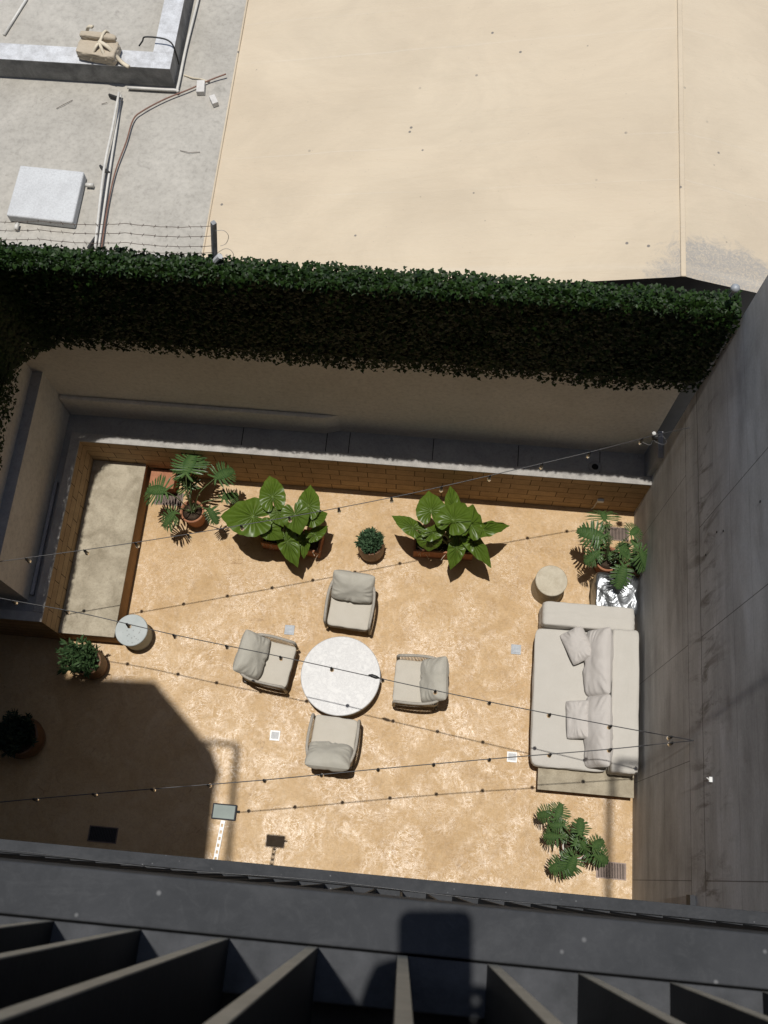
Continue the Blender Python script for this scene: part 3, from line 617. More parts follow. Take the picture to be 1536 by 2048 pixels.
# ------------------------------------------------------------ ARMCHAIR
def make_chair():
    t = thing('armchair', (0, 0, 0), 'x', 'armchair', 'armchairs round the marble table')
    def rail(z_f, z_b, wf, wb, yf, yb, n=40):
        pts = []
        for i in range(n + 1):
            a = math.pi * i / n; e = .42
            cx_ = math.copysign(abs(math.cos(a)) ** e, math.cos(a)); cy_ = abs(math.sin(a)) ** .75
            y = yf + (yb - yf) * cy_; k = (y - yf) / (yb - yf); wx = wf + (wb - wf) * k
            pts.append(Vector((cx_ * wx, y, z_f + (z_b - z_f) * k)))
        return pts
    top = rail(.56, .66, .335, .385, -.34, .34); low = rail(.20, .20, .315, .345, -.34, .30)
    MB().tube([Vector((.335, -.36, .14))] + [Vector((.336, -.355, .5))] + top + [Vector((-.336, -.355, .5)), Vector((-.335, -.36, .14))], .021, 10).build('frame_rail', M['rail'], t, True, local=True)
    MB().tube(low, .014, 8).build('lower_rail', M['rail'], t, True, local=True)
    rp = MB(); N = 84
    def smp(P, t_):
        f_ = t_ * (len(P) - 1); i = min(int(f_), len(P) - 2); return P[i].lerp(P[i + 1], f_ - i)
    # equal spacing by arclength
    def arc(P, N):
        L = [0]
        for i in range(1, len(P)): L.append(L[-1] + (P[i] - P[i - 1]).length)
        out = []
        for k in range(N):
            d = L[-1] * (k + .5) / N; i = max(j for j in range(len(L)) if L[j] <= d); i = min(i, len(P) - 2)
            out.append(P[i].lerp(P[i + 1], (d - L[i]) / max(1e-6, L[i + 1] - L[i])))
        return out
    for a, b in zip(arc(top, N), arc(low, N)): rp.tube([a, b], .0062, 5)
    rp.build('rope_weave', M['rope'], t, True, local=True)
    MB().box((-.31, -.33, .20), (.31, .30, .235)).build('seat_frame', M['rail'], t, local=True, bevel=.01)
    for sx in (-1, 1):
        for y in (-.33, .27): MB().tube([(sx * .31, y, .21), (sx * .305, y - .005, 0)], [.02, .014], 8).build('leg', M['darkleg'], t, local=True)
    softbox(.315, .335, .085, 18, .008, 4, 12).xf(Matrix.Translation((0, -.045, .325))).build('seat_cushion', M['fabric'], t, True, local=True)
    pillow_mb(.66, .50, .27, 21, 48, .026).xf(E(0, .20, .60, .80, 0, 0)).build('back_cushion', M['cushion'], t, True, local=True)
    return t
ch0 = make_chair()
for i, (px, py, rz_, l_, pr) in enumerate([(703, 1208, -.075, 'armchair with greige back cushion facing the marble table from the plant side', (0, 0)),
        (534, 1325, math.pi / 2 - .13, 'armchair facing the marble table from the left, beside a floor socket', 0),
        (840, 1366, -math.pi / 2 - .01, 'armchair on the sofa side of the marble table', 0),
        (666, 1488, math.pi - .05, 'armchair with its back to the steel beams, under the string lights', 0)]):
    c = ch0 if i == 0 else copy_tree(ch0)
    for q_ in c.children:
        if q_.name.startswith('back_cushion'): q_.rotation_euler.z = (.0, -.05, .06, .03)[i]; q_.location.x = (0, .01, -.012, .015)[i]
        if q_.name.startswith('seat_cushion'): q_.rotation_euler.z = (.01, -.015, .0, -.012)[i]
    p = at(px, py, .35); c.location = (p.x, p.y, 0); c.rotation_euler.z = rz_; c['label'] = l_

# ------------------------------------------------------------ tables and stools
p = at(681, 1351, .36); ct = thing('coffee_table', (p.x, p.y, 0), 'big round white marble coffee table between the armchairs', 'table')
MB().lathe([(.0, .32), (.575, .32), (.588, .33), (.588, .352), (.578, .362), (.0, .364)], (p.x, p.y, 0), 96, False).build('tabletop', M['marble'], ct)
MB().lathe([(.555, 0), (.562, .01), (.562, .319)], (p.x, p.y, 0), 96).build('drum_base', M['tableside'], ct)
p = at(262.5, 1260, .46); t1 = thing('round_stool', (p.x, p.y, 0), 'round pale grey terrazzo stool at the end of the concrete bench', 'stool')
MB().lathe([(0, .40), (.235, .40), (.243, .41), (.243, .45), (.235, .46), (0, .461)], (p.x, p.y, 0), 64, False).build('seat', M['terrazzo'], t1)
MB().lathe([(.20, 0), (.215, .02), (.225, .399)], (p.x, p.y, 0), 64).build('base', M['terrazzo'], t1)
p = at(1103, 1161, .50); t2 = thing('round_stool', (p.x, p.y, 0), 'round beige cast side stool beside the sofa arm', 'stool')
MB().lathe([(0, .44), (.232, .44), (.24, .45), (.24, .49), (.232, .5), (0, .501)], (p.x, p.y, 0), 64, False).build('seat', M['stool'], t2)
MB().lathe([(.245, 0), (.25, .02), (.234, .439)], (p.x, p.y, 0), 64).build('base', M['stool'], t2)

# ------------------------------------------------------------ floor fittings
def grate(px, py, w1, h1, l_, rz_=0, dark=False):
    p = at(px, py, 0); t = thing('floor_grate', (p.x, p.y, .002), l_, 'grate', 'bronze floor grates', rz_)
    MB().box((-w1 / 2, -h1 / 2, 0), (w1 / 2, h1 / 2, .003)).build('pit', M['pit'], t, local=True)
    fr = MB(); b = .014
    fr.box((-w1 / 2, -h1 / 2, .003), (w1 / 2, -h1 / 2 + b, .010)).box((-w1 / 2, h1 / 2 - b, .003), (w1 / 2, h1 / 2, .010)).box((-w1 / 2, -h1 / 2 + b, .003), (-w1 / 2 + b, h1 / 2 - b, .010)).box((w1 / 2 - b, -h1 / 2 + b, .003), (w1 / 2, h1 / 2 - b, .010))
    fr.build('frame', M['grate'], t, local=True); s = MB(); k = int(w1 / .022)
    for i in range(1, k): x = -w1 / 2 + w1 * i / k; s.box((x - .0055, -h1 / 2 + b, .003), (x + .0055, h1 / 2 - b, .009))
    s.build('bars', M['grate'] if not dark else M['black'], t, local=True)
grate(338, 998, .46, .22, 'bronze floor grate half under the potted split-leaf plant by the bench')
grate(1232, 1068, .40, .22, 'bronze floor grate beside the concrete wall under the right-hand plants')
grate(1222, 1741, .42, .23, 'bronze floor grate near the beam, under the small split-leaf plant')
grate(206, 1669, .42, .22, 'dark floor grate lost in the big shadow near the beams', 0, True)
for x, y, l_, ds in ((579, 1260, 'steel floor socket between the left and upper armchairs', 0), (1032, 1299, 'steel floor socket between right armchair and sofa', 0),
                 (550, 1471, 'worn white floor socket left of the lower armchair', 1), (1024, 1514, 'white floor socket below the sofa side string lights', 1)):
    p = at(x, y, 0); t = thing('floor_socket', (p.x, p.y, .002), l_, 'socket', 'square floor sockets')
    MB().box((-.075, -.075, 0), (.075, .075, .008)).build('plate', M['chrome'] if not ds else M['white'], t, local=True, bevel=.003)
    MB().box((-.055, -.05, .008), (.055, .05, .012)).build('cover', M['chrome'] if not ds else M['hatch'], t, local=True, bevel=.002)
p = aty(1201, 999, YB - .001); ot = thing('wall_outlet', p, 'white outlet box on the block wall with a short cable', 'outlet')
MB().box((p.x - .05, p.y - .045, p.z - .03), (p.x + .05, p.y, p.z + .04)).build('box', M['white'], ot, bevel=.005)
MB().tube([p + Vector((-.04, -.02, -.03)), p + Vector((-.05, -.02, -.3)), p + Vector((-.07, -.01, -p.z + .02))], .009, 6).build('cable', M['brick'], ot)

# ------------------------------------------------------------ PLANTS
def frame(B, T, up):
    u = (T - B); L = u.length; u.normalize(); n_ = (up - u * up.dot(u)).normalized(); v = n_.cross(u); return u, v, n_, L
def aloc_leaf(B, T, w, tilt=(0, 0, 1), seed=0, droop=.18):
    """heart leaf: B petiole joint, T tip, w half-width/length ratio"""
    u, v, n_, L = frame(Vector(B), Vector(T), Vector(tilt).normalized()); mb = MB(); cs = []
    NT_ = 108; NR = 9; vs = [Vector(B)]; cs = [.8]
    tb = [(0, 1.06), (5, .98), (14, .88), (30, .80), (55, .75), (80, .74), (105, .74), (130, .72), (150, .68), (164, .56), (172, .36), (180, .08)]
    def rad(d):
        for (a, r0), (b, r1) in zip(tb, tb[1:]):
            if d <= b: k = (d - a) / (b - a); return r0 + (r1 - r0) * k
        return .1
    for k in range(NT_):
        th = 2 * math.pi * k / NT_; d = math.degrees(min(th, 2 * math.pi - th)); r0 = rad(d)
        sx = w * 1.28; edge = 1 + .010 * math.sin(th * 19 + seed) + .04 * noise.noise(Vector((math.cos(th) * 3, math.sin(th) * 3, seed * 3.1)))
        for j in range(1, NR + 1):
            rr = r0 * edge * j / NR; x = rr * math.cos(th); y = rr * math.sin(th) * sx
            if d > 3 and d < 177: x = x
            vp = (k % 9); rip = .036 * math.cos(2 * math.pi * k / 9 * 1.0) * math.sin(math.pi * min(1, .15 + .8 * j / NR))
            z = rip - droop * (x * x if x > 0 else .5 * x * x) - droop * .9 * y * y + .03 * noise.noise(Vector((x * 3, y * 3, seed))) + .025 * (j / NR) ** 3 * math.sin(th * 9 + seed * 2)
            z += .10 * abs(y) * (1 - abs(y))
            vs.append(Vector(B) + (u * x + v * y + n_ * z) * L); vein = 1.0 if (k % 9 == 0) else 0.0
            cs.append(vein * (1 - j / NR * .5) * .55 + (.25 if j == 1 else 0))
    fs = []
    for k in range(NT_):
        a = 1 + k * NR; b = 1 + ((k + 1) % NT_) * NR
        if k == NT_ // 2 - 1 or k == NT_ // 2: pass
        fs.append((0, a, b))
        for j in range(NR - 1): fs.append((a + j, a + j + 1, b + j + 1, b + j))
    mb.add(vs, fs); mb.c = cs; return mb
def philo_leaf(B, T, w, tilt=(0, 0, 1), seed=0, droop=.22, nl=9):
    u, v, n_, L = frame(Vector(B), Vector(T), Vector(tilt).normalized()); mb = MB(); vs = []; fs = []; cs = []; r_ = random.Random(seed)
    def P(x, y): 
        z = -droop * (x * x) - droop * 1.1 * y * y + .12 * abs(y); return Vector(B) + (u * x + v * y + n_ * z) * L
    def strip(pts, ws, lift=0):
        o = len(vs)
        for i, ((x, y), ww) in enumerate(zip(pts, ws)):
            x2, y2 = pts[min(i + 1, len(pts) - 1)]; x1, y1 = pts[max(i - 1, 0)]; dx, dy = x2 - x1, y2 - y1; l = math.hypot(dx, dy) or 1; nx_, ny_ = -dy / l, dx / l
            for s in (-1, 0, 1):
                q = P(x + nx_ * ww * s, y + ny_ * ww * s); q = q + n_ * (lift + (-.012 if s == 0 else .004)) * L; vs.append(q); cs.append(.75 if s == 0 and i < len(pts) - 1 else 0)
        for i in range(len(pts) - 1):
            for s in (0, 1): a = o + i * 3 + s; fs.append((a, a + 1, a + 4, a + 3))
    # midrib blade
    K = 10; strip([(-.02 + 1.02 * i / K, 0) for i in range(K + 1)], [.10 + .10 * math.sin(math.pi * min(1, (i / K) * 1.1)) for i in range(K)] + [.004], .004)
    for sgn in (-1, 1):
        for k in range(nl + 2):
            t = k / (nl + 1); x0 = .02 + .84 * t; ang = math.radians(118 - 72 * t + r_.uniform(-7, 7)); ln = w * (.70 + .48 * math.sin(math.pi * min(1, t * .95 + .10))) * (1 - .50 * t ** 3) * r_.uniform(.88, 1.08)
            if k == 0: ang = math.radians(146); ln *= .85
            pts = []; ws = []
            for i in range(6):
                s = i / 5; a = ang - .22 * s; pts.append((x0 + math.cos(a) * ln * s, sgn * math.sin(a) * ln * s)); ws.append([.058, .050, .040, .046, .038, .005][i] * (1.0 - .25 * t) * (9 / nl))
            strip(pts, ws, r_.uniform(-.01, .01))
            if k < nl and r_.random() < .9:      # notch lobe near the end
                a = ang + .55 * sgn * 0 - .5; bx, by = pts[3]; l2 = ln * .3
                strip([(bx, by), (bx + math.cos(a) * l2 * .5, by + sgn * math.sin(a) * l2 * .5), (bx + math.cos(a) * l2, by + sgn * math.sin(a) * l2)], [.026, .026, .004], .006)
    mb.add(vs, fs); mb.c = cs; return mb
def pot(parent, c, r0, r1, h, mat, rimmat=None):
    x, y = c[:2]; z0 = c[2] if len(c) > 2 else 0
    MB().lathe([(r0, 0), (r0 * 1.02, .01), (r1 * .98, h * .8), (r1 * 1.08, h * .82), (r1 * 1.1, h), (r1 * .96, h), (r1 * .9, h * .86)], (x, y, z0), 48, False).build('pot', mat, parent, True)
    MB().lathe([(r1 * .94, h * .87), (r1 * .4, h * .90)], (x, y, z0), 32).build('soil', M['soil'], parent, True)
def petiole(parent, A, B, r=.010, bow=.12):
    A, B = Vector(A), Vector(B); m_ = A.lerp(B, .5) + Vector((0, 0, bow)); m_.x += (A.x - B.x) * .12; m_.y += (A.y - B.y) * .12
    MB().tube(smoothpath([A, m_, B], 5), [r * (1.25 - .05 * i) for i in range(11)], 6).build('stem', M['stem'], parent, True)
def xyzd(x, y, z): return at(x, y, z)

def alocasia(ctr, planter_px, leaves, label, rz_):
    base = at(planter_px[0], planter_px[1], 0); t = thing('elephant_ear_plant', base, label, 'plant')
    Lx, Ly, hh = .46, .17, .30; Rm = Matrix.Translation(base) @ Matrix.Rotation(rz_, 4, 'Z')
    b = MB().box((-Lx, -Ly, 0), (Lx, -Ly + .03, hh)).box((-Lx, Ly - .03, 0), (Lx, Ly, hh)).box((-Lx, -Ly + .03, 0), (-Lx + .03, Ly - .03, hh)).box((Lx - .03, -Ly + .03, 0), (Lx, Ly - .03, hh)).xf(Rm)
    pt = b.build('planter', M['terracotta'], t); MB().box((-Lx + .03, -Ly + .03, 0), (Lx - .03, Ly - .03, hh - .05)).xf(Rm).build('soil', M['soil'], pt)
    for i, (bx, by, bz, tx, ty, tz, w1, tilt) in enumerate(leaves):
        B = at(bx, by, bz); T = at(tx, ty, tz)
        lf = aloc_leaf(B, T, w1, tilt, i * 1.7 + base.x); lf.build('leaf', M['aloc'], t, True)
        root = Rm @ Vector((rng.uniform(-.3, .3), rng.uniform(-.05, .05), .24)); root = root.lerp(Vector((B.x, B.y, .24)), .25); petiole(t, root, B, .013)
    # dry bits at the rim
    db = MB()
    for k in range(26):
        a = Rm @ Vector((rng.uniform(-Lx, Lx), -Ly + rng.uniform(-.04, .1), .28)); d = Vector((rng.uniform(-.07, .07), rng.uniform(-.1, .03), rng.uniform(-.1, .08))); db.tube([a, a + d * .6, a + d + Vector((0, 0, -.03))], .004, 3)
    db.build('dry_stalks', M['tape'], t)
UP = (0, 0, 1)
alocasia(None, (588, 1087), [
    (506, 1033, 1.05, 439, 1028, .95, .62, (.0, .05, 1)), (545, 994, 1.15, 538, 948, 1.1, .52, (0, -.1, 1)), (617, 1012, 1.05, 621, 968, 1.0, .48, (.1, -.1, 1)),
    (590, 1029, 1.25, 600, 1068, 1.15, .74, (0, .1, 1)), (624, 1035, 1.0, 656, 1024, .9, .58, (.1, 0, 1)), (536, 1057, 1.0, 566, 1077, .9, .62, (-.1, -.1, 1)),
    (554, 1027, 1.1, 566, 1052, 1.05, .62, UP), (575, 1083, .75, 593, 1134, .62, .42, (-.2, -.1, 1)), (608, 1081, .65, 609, 1117, .55, .38, (.3, 0, 1)), (630, 1069, .8, 656, 1051, .75, .42, (.1, -.1, 1)), (556, 1050, .7, 540, 1065, .6, .6, UP)],
    'elephant-ear plant with huge ribbed leaves beside the split-leaf plant near the bench', -.10)
alocasia(None, (886, 1097), [
    (862, 1022, 1.1, 858, 980, 1.05, .66, (0, -.05, 1)), (826, 1056, .9, 785, 1028, .85, .36, (-.2, .2, 1)), (906, 1012, .85, 898, 969, .75, .32, (-.3, 0, 1)),
    (906, 1040, 1.2, 931, 1001, 1.1, .66, (-.05, 0, 1)), (941, 1050, 1.1, 950, 1007, 1.0, .55, (.4, 0, 1)), (966, 1060, 1.0, 1021, 1045, .85, .28, (.1, .2, 1)),
    (859, 1080, .95, 858, 1104, .8, 1.0, (0, -.1, 1)), (866, 1066, 1.05, 896, 1048, 1.0, .45, (.1, .3, 1)), (914, 1096, .8, 900, 1138, .65, .42, (-.1, -.1, 1)),
    (944, 1082, .85, 986, 1131, .7, .33, (.2, .1, 1)), (905, 1062, .8, 918, 1085, .7, .5, UP)],
    'elephant-ear plant with huge ribbed leaves between the small shrub pot and the beige stool', .02)
def philodendron(pp, r0, r1, h, leaves, label, potmat, rim=False, potz=0):
    base = at(pp[0], pp[1], 0); t = thing('split_leaf_plant', base, label, 'plant'); pot(t, base, r0, r1, h, potmat)
    if rim: MB().lathe([(r1 * .97, h + .001), (r1 * 1.1, h + .004), (r1 * 1.1, h + .015), (r1 * .97, h + .015)], (base.x, base.y, 0), 40, False).build('rim', M['rim'], t, True)
    for i, (bx, by, bz, tx, ty, tz, w1, *tl) in enumerate(leaves):
        B = at(bx, by, bz); T = at(tx, ty, tz); philo_leaf(B, T, w1 * .9, tl[0] if tl else UP, i + int(base.x * 10) + 50, .2, 9).build('leaf', M['philo'], t, True)
        d = (B - base); d.z = 0; d = d.normalized() * r1 * .5 if d.length > .01 else Vector((0, 0, 0)); petiole(t, base + d * .4 + Vector((0, 0, h * .88)), B, .008, .15)
    rr = random.Random(int(base.x * 100))
    for (bx, by, bz, tx, ty, tz, w1, *tl) in (leaves if 'corner between' not in label else leaves[:2]):
        B = at(bx, by, bz); T = at(tx, ty, tz); a = rr.choice((-1, 1)) * rr.uniform(.5, .9); d = T - B; k = rr.uniform(.5, .75)
        d2 = Vector((d.x * math.cos(a) - d.y * math.sin(a), d.x * math.sin(a) + d.y * math.cos(a), -.04)) * k; B2 = base.lerp(B, rr.uniform(.55, .8)); B2.z = h + (B.z - h) * rr.uniform(.3, .6)
        philo_leaf(B2, B2 + d2, w1 * .95, (rr.uniform(-.3, .3), rr.uniform(-.3, .3), 1), rr.randint(0, 999), .25, 8).build('leaf', M['philo'], t, True); petiole(t, base + Vector((0, 0, h * .88)), B2, .006, .08)
    # central crown of short shoots
    cr = MB()
    for k in range(16):
        a = rng.uniform(0, 6.28); r = rng.uniform(.05, .13); cr.tube([(base.x, base.y, h * .88), (base.x + math.cos(a) * r * .6, base.y + math.sin(a) * r * .6, h + .06), (base.x + math.cos(a) * r, base.y + math.sin(a) * r, h + rng.uniform(0, .08))], [.009, .007, .003], 5)
    cr.build('crown_shoots', M['stem'], t, True); return t
philodendron((394, 1040), .135, .17, .42, [
    (372, 946, 1.15, 388, 899, 1.05, .72, (0, -.3, 1)), (366, 952, 1.05, 352, 925, .95, .6, (-.3, -.1, 1)), (432, 955, 1.1, 471, 936, .95, .62, (.1, -.2, 1)), (330, 982, 1.0, 287, 976, .85, .66, (-.1, 0, 1)),
    (349, 1026, .75, 322, 1054, .6, .66, (-.1, .1, 1)), (418, 1018, .8, 438, 1049, .65, .5, (.1, .1, 1)), (446, 996, .65, 480, 986, .5, .5, (.2, 0, 1)), (386, 938, .95, 410, 918, .9, .6, UP)],
    'potted split-leaf plant in the corner between bench and block wall', M['terracotta'])
philodendron((1205, 1133), .14, .18, .42, [
    (1209, 1040, 1.05, 1206, 1018, .95, 1.15, (0, .1, 1)), (1205, 1074, 1.1, 1150, 1058, .95, .52, (0, -.3, 1)), (1198, 1104, 1.0, 1166, 1126, .85, .6, (-.1, .1, 1)), (1240, 1102, .95, 1262, 1118, .85, .6, (.2, .2, 1)),
    (1248, 1132, 1.0, 1236, 1182, .8, .5, (0, .2, 1)), (1262, 1068, 1.0, 1281, 1052, .9, .66, (.1, 0, 1)), (1217, 1050, .9, 1200, 1058, .8, .7, UP), (1255, 1115, .85, 1240, 1080, .75, .5, UP)],
    'potted split-leaf plant with spreading leaves above the silver cover', M['terracotta'])
philodendron((1277, 1145), .15, .19, .42, [
    (1280, 1102, 1.0, 1300, 1140, .8, .66, (.2, .1, 1)), (1276, 1096, .95, 1262, 1076, .9, .5, UP), (1270, 1108, .85, 1262, 1136, .7, .5, UP)],
    'dark potted split-leaf plant pressed against the concrete wall behind the silver cover', M['barrel'])
philodendron((1141, 1694), .13, .165, .40, [
    (1114, 1636, .85, 1125, 1603, .75, .66), (1102, 1627, .85, 1070, 1632, .7, .6), (1118, 1672, .8, 1083, 1672, .65, .62), (1160, 1668, .9, 1163, 1630, .75, .5), (1186, 1694, .85, 1213, 1678, .7, .5),
    (1190, 1708, .8, 1222, 1727, .65, .5), (1149, 1715, .9, 1134, 1757, .75, .55), (1135, 1726, .8, 1095, 1742, .65, .6), (1164, 1684, .8, 1180, 1706, .7, .6), (1125, 1650, .9, 1096, 1650, .8, .55), (1150, 1690, .75, 1166, 1660, .7, .5)],
    'potted split-leaf plant with a pale rim standing alone below the sofa platform', M['terracotta'], True)
def shrub(name, px, py, r0, r1, h, R_, Hh, n, mat, potm, label, ln=.16, lean=(0, 0)):
    base = at(px, py, 0); t = thing(name, base, label, 'plant')
    MB().lathe([(r0 * .85, 0), (r0, .03), (r1 * 1.12, h * .5), (r1, h * .92), (r1 * 1.06, h), (r1 * .92, h), (r1 * .88, h * .88)], tuple(base), 40, False).build('pot', potm, t, True)
    MB().lathe([(r1 * .9, h * .9), (r1 * .3, h * .93)], tuple(base), 24).build('soil', M['soil'], t)
    V = []; Fc = []; stem = MB()
    for k in range(n):
        a = rng.uniform(0, 6.283); e = rng.uniform(.0, 1) ** .6; q = Vector((math.cos(a) * e * R_, math.sin(a) * e * R_, (1 - e * e) * Hh * rng.uniform(.5, 1))) ; q.x += lean[0] * rng.uniform(.3, 1); q.y += lean[1] * rng.uniform(.3, 1)
        root = Vector((math.cos(a) * e * r1 * .5, math.sin(a) * e * r1 * .5, h * .9)); top = Vector((0, 0, h)) + q + Vector((0, 0, .05)); d = (top - root)
        stem.tube([base + root, base + root.lerp(top, .5) + Vector((0, 0, .02)), base + top], .0035, 3)
        m_ = 26
        for j in range(m_):
            s = .25 + .78 * j / m_; c = base + root + d * s; dirv = Vector((rng.normal(), rng.normal(), rng.normal() * .6 + .4)).normalized(); dn = d.normalized(); dirv = (dirv * .8 + dn * .6).normalized()
            l = ln * rng.uniform(.25, .45); wv_ = dirv.cross(Vector((rng.normal(), rng.normal(), rng.normal()))).normalized() * l * .13
            o = len(V); V += [c - wv_, c + dirv * l * .55 - wv_ * 1.1, c + dirv * l, c + dirv * l * .55 + wv_ * 1.1, c + wv_]; Fc.append((o, o + 1, o + 2, o + 3, o + 4))
    MB().add(V, Fc).build('foliage', mat, t); stem.build('stem', M['stem'], t)
shrub('potted_shrub', 743, 1103, .19, .185, .42, .19, .18, 90, M['needle'], M['barrel'], 'small grey-green shrub in a brown barrel pot between the two elephant-ear plants', .20, (-.02, .02))
shrub('potted_shrub', 190, 1334, .20, .20, .42, .30, .14, 60, M['rosem'], M['barrel'], 'straggly rosemary-like shrub in a brown pot by the end of the bench', .26, (-.22, .05))
shrub('potted_shrub', 58, 1480, .26, .27, .45, .32, .20, 90, M['darkneedle'], M['barrel'], 'dark shrub in a wide pot deep in the shadow at the left edge', .22, (-.05, .05))
# terracotta planter in the corner
q = [at(302, 936, .34), at(345, 940, .34)]; x0, x1 = q[0].x, q[1].x + .05; y1 = YB - .03; y0 = y1 - .30
tp = thing('trough_planter', ((x0 + x1) / 2, (y0 + y1) / 2, 0), 'plain empty terracotta trough against the block wall beside the bench', 'planter')
MB().prism([(x0 + .03, y0 + .03), (x1 - .03, y0 + .03), (x1 - .03, y1), (x0 + .03, y1)], 0, .24).build('body', M['terracotta'], tp)
MB().prism([(x0, y0), (x1, y0), (x1, y1 + .01), (x0, y1 + .01)], .24, .30).build('rim', M['terracotta'], tp, bevel=.008)

# ------------------------------------------------------------ silver cover
c0 = at(1193, 1150, .5); c1 = at(1276, 1150, .5); c2 = at(1190, 1212, .5); sx = (c1.x - c0.x) / 2; ctr = Vector(((c0.x + c1.x) / 2 + .0, (c0.y + c2.y) / 2 - .02, 0))
b = softbox(sx - .02, .30, .255, 44, .0, 2, 9); vv = []
for v in b.v:
    v = Vector(v); q = v + Vector((2, 1, 0)); h_ = 1 - abs(2 * (noise.noise(Vector((q.x * 2.1 + 1.3 * noise.noise(q * 2), q.y * 2.1, q.z * 2))))) ; h2 = abs(noise.noise(Vector((q.x * 5, q.y * 4.4, q.z * 4))))
    d = .060 * h_ - .035 * h2 + .002 * noise.noise(q * 14); nn = Vector((v.x / sx, v.y / .3, v.z / .25)); nn = Vector((nn.x ** 3, nn.y ** 3, nn.z ** 3)); nn = nn.normalized() if nn.length else Vector((0, 0, 1))
    if v.z < -.2: d += .03
    vv.append(v + nn * d + Vector((0, 0, .258)) + ctr)
b.v = [tuple(v) for v in vv]; b.build('covered_box', M['foil'], smooth=True, label='crate under a crumpled silver foil cover behind the sofa arm', cat='cover')

# ------------------------------------------------------------ STRING LIGHTS
def cat(pts, k=14): return smoothpath([at(*p) for p in pts], k)
def string(knots, bulbs, label, endobj=None):
    path = [];
    P = cat(knots); t = thing('string_light', P[0], label, 'string light', 'string lights across the patio')
    MB().tube(P, .0058, 6).build('cable', M['wire'], t, True)
    for (bx, by) in bulbs:
        # nearest cable point in x
        best = min(P, key=lambda p: abs(p.x - at(bx, by, 2.7).x)); p = best.copy()
        sk = MB(); sk.tube([p + Vector((0, 0, .01)), p + Vector((0, 0, -.02)), p + Vector((0, 0, -.03)), p + Vector((0, 0, -.10))], [.007, .007, .017, .019], 10)
        so_ = sk.build('bulb_socket', M['black'], t, True); q = p + Vector((0, 0, -.10))
        MB().lathe([(.012, 0), (.022, -.02), (.028, -.045), (.022, -.068), (.006, -.08)], tuple(q), 12).build('glass_bulb', M['glass'], so_, True)
string([(1380, 855, 3.30), (1300, 873, 3.05), (1180, 904, 2.8), (980, 951, 2.62), (783, 995, 2.55), (560, 1037, 2.55), (270, 1085, 2.62), (0, 1123, 2.75), (-160, 1146, 2.85)],
       [(1276, 884), (1180, 908), (1078, 930), (980, 953), (880, 975), (783, 995), (680, 1015), (575, 1034), (484, 1050), (377, 1068), (270, 1085), (163, 1102), (50, 1122)],
       'string lights crossing over the plants, the strand nearest the ivy')
string([(1388, 1481, 3.27), (1326, 1470, 3.1), (1211, 1449, 2.95), (980, 1404, 2.72), (765, 1358, 2.62), (560, 1313, 2.58), (346, 1269, 2.6), (165, 1227, 2.7), (0, 1196, 2.8), (-160, 1162, 2.9)],
       [(1326, 1470), (1211, 1449), (1094, 1430), (980, 1404), (878, 1382), (765, 1358), (665, 1334), (557, 1313), (455, 1291), (346, 1269), (244, 1245), (136, 1218), (30, 1199)],
       'string lights passing over the marble table and the grey stool')
string([(1388, 1481, 3.27), (1328, 1487, 3.1), (1211, 1499, 2.95), (980, 1518, 2.78), (756, 1538, 2.7), (527, 1560, 2.68), (302, 1578, 2.72), (66, 1598, 2.8), (-160, 1620, 2.9)],
       [(1328, 1487), (1211, 1499), (1094, 1509), (980, 1518), (868, 1527), (756, 1538), (643, 1549), (527, 1558), (420, 1569), (302, 1577), (183, 1590), (66, 1597)],
       'string lights passing over the lower armchair, the strand nearest the beams')
# connector knot on the middle strand and spare coil near the wall
p = at(748, 1353, 2.62); MB().tube([p + Vector((-.07, .012, 0)), p + Vector((-.03, .008, .004)), p + Vector((.03, -.008, .004)), p + Vector((.07, -.014, 0))], [.008, .022, .022, .008], 8).build('cable_connector', M['black'], smooth=True, label='black plug joint on the cable above the marble table', cat='connector')
cl = MB(); P = [at(x, y, 2.95) for x, y in ((1300, 872), (1313, 876), (1325, 872), (1333, 884), (1326, 889), (1312, 884), (1306, 880), (1300, 890), (1284, 884))]
cl.tube(smoothpath(P, 5), .005, 5); ck = cl.build('cable_coil', M['wire'], smooth=True, label='loose cable coil with a clamp lamp hanging near the concrete wall corner', cat='cable')
p = at(1310, 873, 2.98); MB().box((p.x - .03, p.y - .04, p.z - .05), (p.x + .04, p.y + .04, p.z + .03)).build('clamp', M['black'], ck, bevel=.01)
MB().lathe([(.0, .03), (.022, .02), (.03, 0), (.02, -.02), (0, -.03)], tuple(at(1308, 867, 3.05)), 12, False).build('lamp_head', M['white'], ck, True)

# ------------------------------------------------------------ floodlight on bracket arm
hd = at(449, 1624, 3.5); fl = thing('floodlight', (hd.x, hd.y, hd.z), 'square floodlight on a perforated white bracket arm near the beams', 'floodlight')
MB().box((-.135, -.085, -.03), (.135, .085, .03)).xf(Matrix.Translation(hd)).build('housing', M['steel'], fl, bevel=.008)
MB().box((-.118, -.07, .0302), (.118, .07, .034)).xf(Matrix.Translation(hd)).build('glass', M['lens'], fl)
MB().tube([hd + Vector((.13, .015, 0)), hd + Vector((.17, .015, 0))], .014, 8).build('cable_gland', M['black'], fl)
ar = MB(); y0 = hd.y - .09; y1 = -.5; wdt = .024; k = 0; y = y0
ar.box((hd.x + .005 - wdt, y1, hd.z - .01), (hd.x + .005 - wdt + .012, y0, hd.z + .012)); ar.box((hd.x + .005 + wdt - .012, y1, hd.z - .01), (hd.x + .005 + wdt, y0, hd.z + .012))
while y > y1 + .05:
    ar.box((hd.x + .005 - wdt + .012, y - .035, hd.z - .01), (hd.x + .005 + wdt - .012, y, hd.z + .012)); y -= .07
